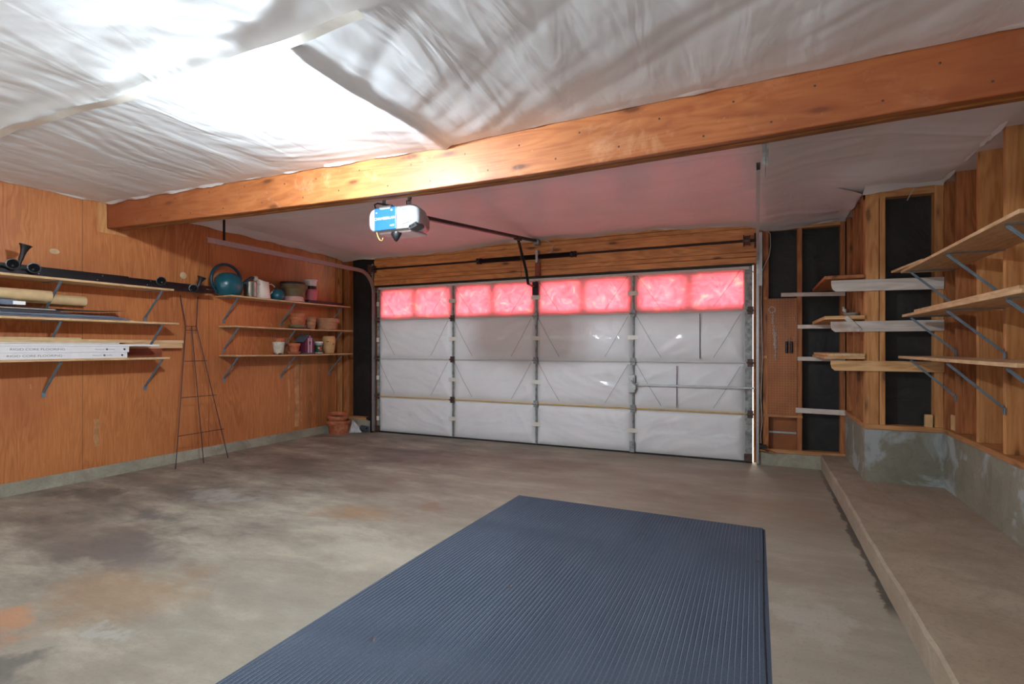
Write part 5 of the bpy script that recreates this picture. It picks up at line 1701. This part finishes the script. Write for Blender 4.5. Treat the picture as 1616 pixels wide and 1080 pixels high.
# birdhouse: plum box, striped arched front, grey roof
bh = thing('birdhouse', (-5.40, 5.21, ZL), 'plum birdhouse with a mauve striped arched front and grey roof', 'birdhouse')
BXa, BXb, BYa, BYb = -5.47, -5.315, 5.125, 5.275
yc = (BYa + BYb) / 2
arch = [(BYa, ZL + 0.012), (BYb, ZL + 0.012), (BYb + 0.006, ZL + 0.12), (BYb - 0.008, ZL + 0.17), (yc + 0.025, ZL + 0.222), (yc, ZL + 0.245), (yc - 0.025, ZL + 0.222), (BYa + 0.008, ZL + 0.17), (BYa - 0.006, ZL + 0.12)]
MB().box(BXa, BXb - 0.01, BYa + 0.004, BYb - 0.004, ZL + 0.010, ZL + 0.165).build('box', M['plum'], bh)
MB().prism(arch, 'X', BXb - 0.010, BXb).build('front', M['plum'], bh, bevel=0.002)
for y0, y1, za, zb_ in ((yc - 0.034, yc - 0.016, 0.014, 0.205), (yc + 0.014, yc + 0.034, 0.014, 0.208), (yc - 0.006, yc + 0.004, 0.15, 0.238), (yc - 0.004, yc + 0.002, 0.014, 0.12)):
    MB().box(BXb, BXb + 0.002, y0, y1, ZL + za, ZL + zb_).build('stripe', M['mauve'], bh)
MB().lathe([(0.014, 0), (0.014, 0.003), (0.011, 0.0035), (0, 0.0035)], (BXb + 0.0005, yc, ZL + 0.15), 16, (0, math.pi / 2, 0)).build('entrance_hole', M['black_plastic'], bh)
r_ = MB()
r_.prism([(BYa - 0.020, ZL + 0.150), (BYa - 0.026, ZL + 0.158), (yc - 0.03, ZL + 0.232), (yc, ZL + 0.246), (yc, ZL + 0.236), (yc - 0.026, ZL + 0.222)], 'X', BXa - 0.01, BXb - 0.011)
r_.prism([(BYb + 0.020, ZL + 0.150), (BYb + 0.026, ZL + 0.158), (yc + 0.03, ZL + 0.232), (yc, ZL + 0.246), (yc, ZL + 0.236), (yc + 0.026, ZL + 0.222)], 'X', BXa - 0.01, BXb - 0.011)
r_.build('roof', M['slate'], bh)
MB().box(BXa - 0.008, BXb + 0.010, BYa - 0.012, BYb + 0.012, ZL + 0.001, ZL + 0.011).build('base', M['slate'], bh, bevel=0.002)
# jar
j = thing('jar', (-5.40, 5.425, ZL), 'small jar with a green printed label and white lid beside the birdhouse', 'jar')
MB().lathe([(0, 0), (0.050, 0), (0.052, 0.004), (0.052, 0.125), (0.044, 0.140), (0, 0.140)], (-5.385, 5.425, ZL + 0.001), 28).build('glass', M['jar_glass'], j)
MB().lathe([(0.0528, 0.018), (0.0535, 0.02), (0.0535, 0.110), (0.0528, 0.112)], (-5.385, 5.425, ZL + 0.001), 28).build('label', M['jar_label'], j)
MB().lathe([(0.050, 0.138), (0.054, 0.138), (0.054, 0.160), (0, 0.162)], (-5.385, 5.425, ZL + 0.001), 28).build('lid', M['jar_white'], j)
MB().lathe([(0.0545, 0.0), (0.0545, 0.016)], (-5.385, 5.425, ZL + 0.001), 28).build('base_ring', M['ceramic'], j)
for a, z, mt, r in ((-0.35, 0.055, 'label_red', 0.017), (-0.75, 0.075, 'label_yellow', 0.013), (-0.15, 0.085, 'label_red', 0.010)):
    x = -5.385 + 0.0535 * math.cos(a); y = 5.425 + 0.0535 * math.sin(a)
    MB().lathe([(r, -0.001), (r, 0.001), (0, 0.0015)], (x, y, ZL + z), 12, (0, math.pi / 2, a)).build('printed_fruit', M[mt], j)
# sand-coloured vase with pocket openings
vz = thing('strawberry_pot', (-5.40, 5.64, ZL), 'sand coloured clay pot with two slit pockets at the shelf end', 'pot')
MB().lathe([(0, 0), (0.058, 0), (0.078, 0.05), (0.086, 0.12), (0.087, 0.19), (0.080, 0.222), (0.070, 0.238), (0.060, 0.236), (0.066, 0.2), (0, 0.19)], (-5.40, 5.63, ZL + 0.001), 32).build('pot_wall', M['sand_clay'], vz)
for a, z in ((-1.0, 0.158), (-0.05, 0.128)):
    c = Vector((-5.40 + 0.080 * math.cos(a), 5.63 + 0.080 * math.sin(a), ZL + z))
    MB().lathe([(0.0, -0.004), (0.018, 0.0), (0.020, 0.006), (0.0, 0.008)], c, 14, (0, 0, a), 0.7, 1.0).build('pocket', M['black_plastic'], vz)
    MB().lathe([(0.020, -0.010), (0.026, 0.0), (0.020, 0.003)], c - Vector((0, 0, 0.006)), 14, (0, 0, a), 0.7, 1.0).build('pocket_lip', M['sand_clay'], vz)

# ---- on the floor in the corner
pot((-5.345, 5.765, 0.001), 0.165, 0.185, 'large terracotta pot standing on the floor in the corner', group='corner floor pots', rim=0.24, taper=0.80)
pot((-5.36, 5.745, 0.150), 0.145, 0.125, 'terracotta bowl tilted inside the large corner floor pot', group='corner floor pots', rim=0.35, taper=0.76, rot=(math.radians(4), math.radians(9), 0))
m = MB()
def bag(u, v):
    a = u * 2 * math.pi
    r = 0.105 * (1 - v) ** 0.8 * (1 + 0.18 * math.sin(3 * a + 1) + 0.10 * math.sin(7 * a) + 0.06 * math.sin(13 * a + v * 9))
    return (-5.225 + r * math.cos(a) * 0.9 - 0.03 * v, 5.945 + r * 0.72 * math.sin(a), 0.002 + 0.165 * v + 0.01 * math.sin(5 * a) * v * (1 - v) * 4)
m.grid(bag, 40, 14)
tag(m.build('plastic_bag', M['film'], None, (-5.22, 5.95, 0.0)), 'crumpled clear plastic bag on the floor behind the terracotta pots', 'plastic bag')
pp = thing('pipe_offcut', (-5.03, 6.0, 0.03), 'short grey foam pipe offcut on the floor beside the door track', 'pipe')
m = MB(); m.lathe([(0.018, 0), (0.038, 0), (0.038, 0.125), (0.018, 0.125), (0.016, 0.01), (0.018, 0)], (-5.125, 5.985, 0.062), 20, (math.radians(90), 0, math.radians(72)))
o = m.build('tube_wall', M['pipe'], pp)

# small debris
GD = 'dry leaf crumbs on the rug'
for i, (x, y) in enumerate(((-1.13, 2.42), (-0.28, 1.86), (-1.44, 1.75), (0.0, 3.3))):
    m = MB(); m.grid(lambda u, v: (x + (u - 0.5) * 0.02, y + (v - 0.5) * 0.014, 0.0105 + 0.004 * math.sin(u * 5) * math.cos(v * 4)), 4, 3)
    tag(m.build('leaf_crumb', M['copper'], None, (x, y, 0.01)), ('dry brown leaf crumb on the left half of the rug', 'brown leaf crumb near the right edge of the rug', 'tiny crumb close to the left edge of the rug', 'tiny brown crumb near the far right corner of the rug')[i], 'leaf', GD)
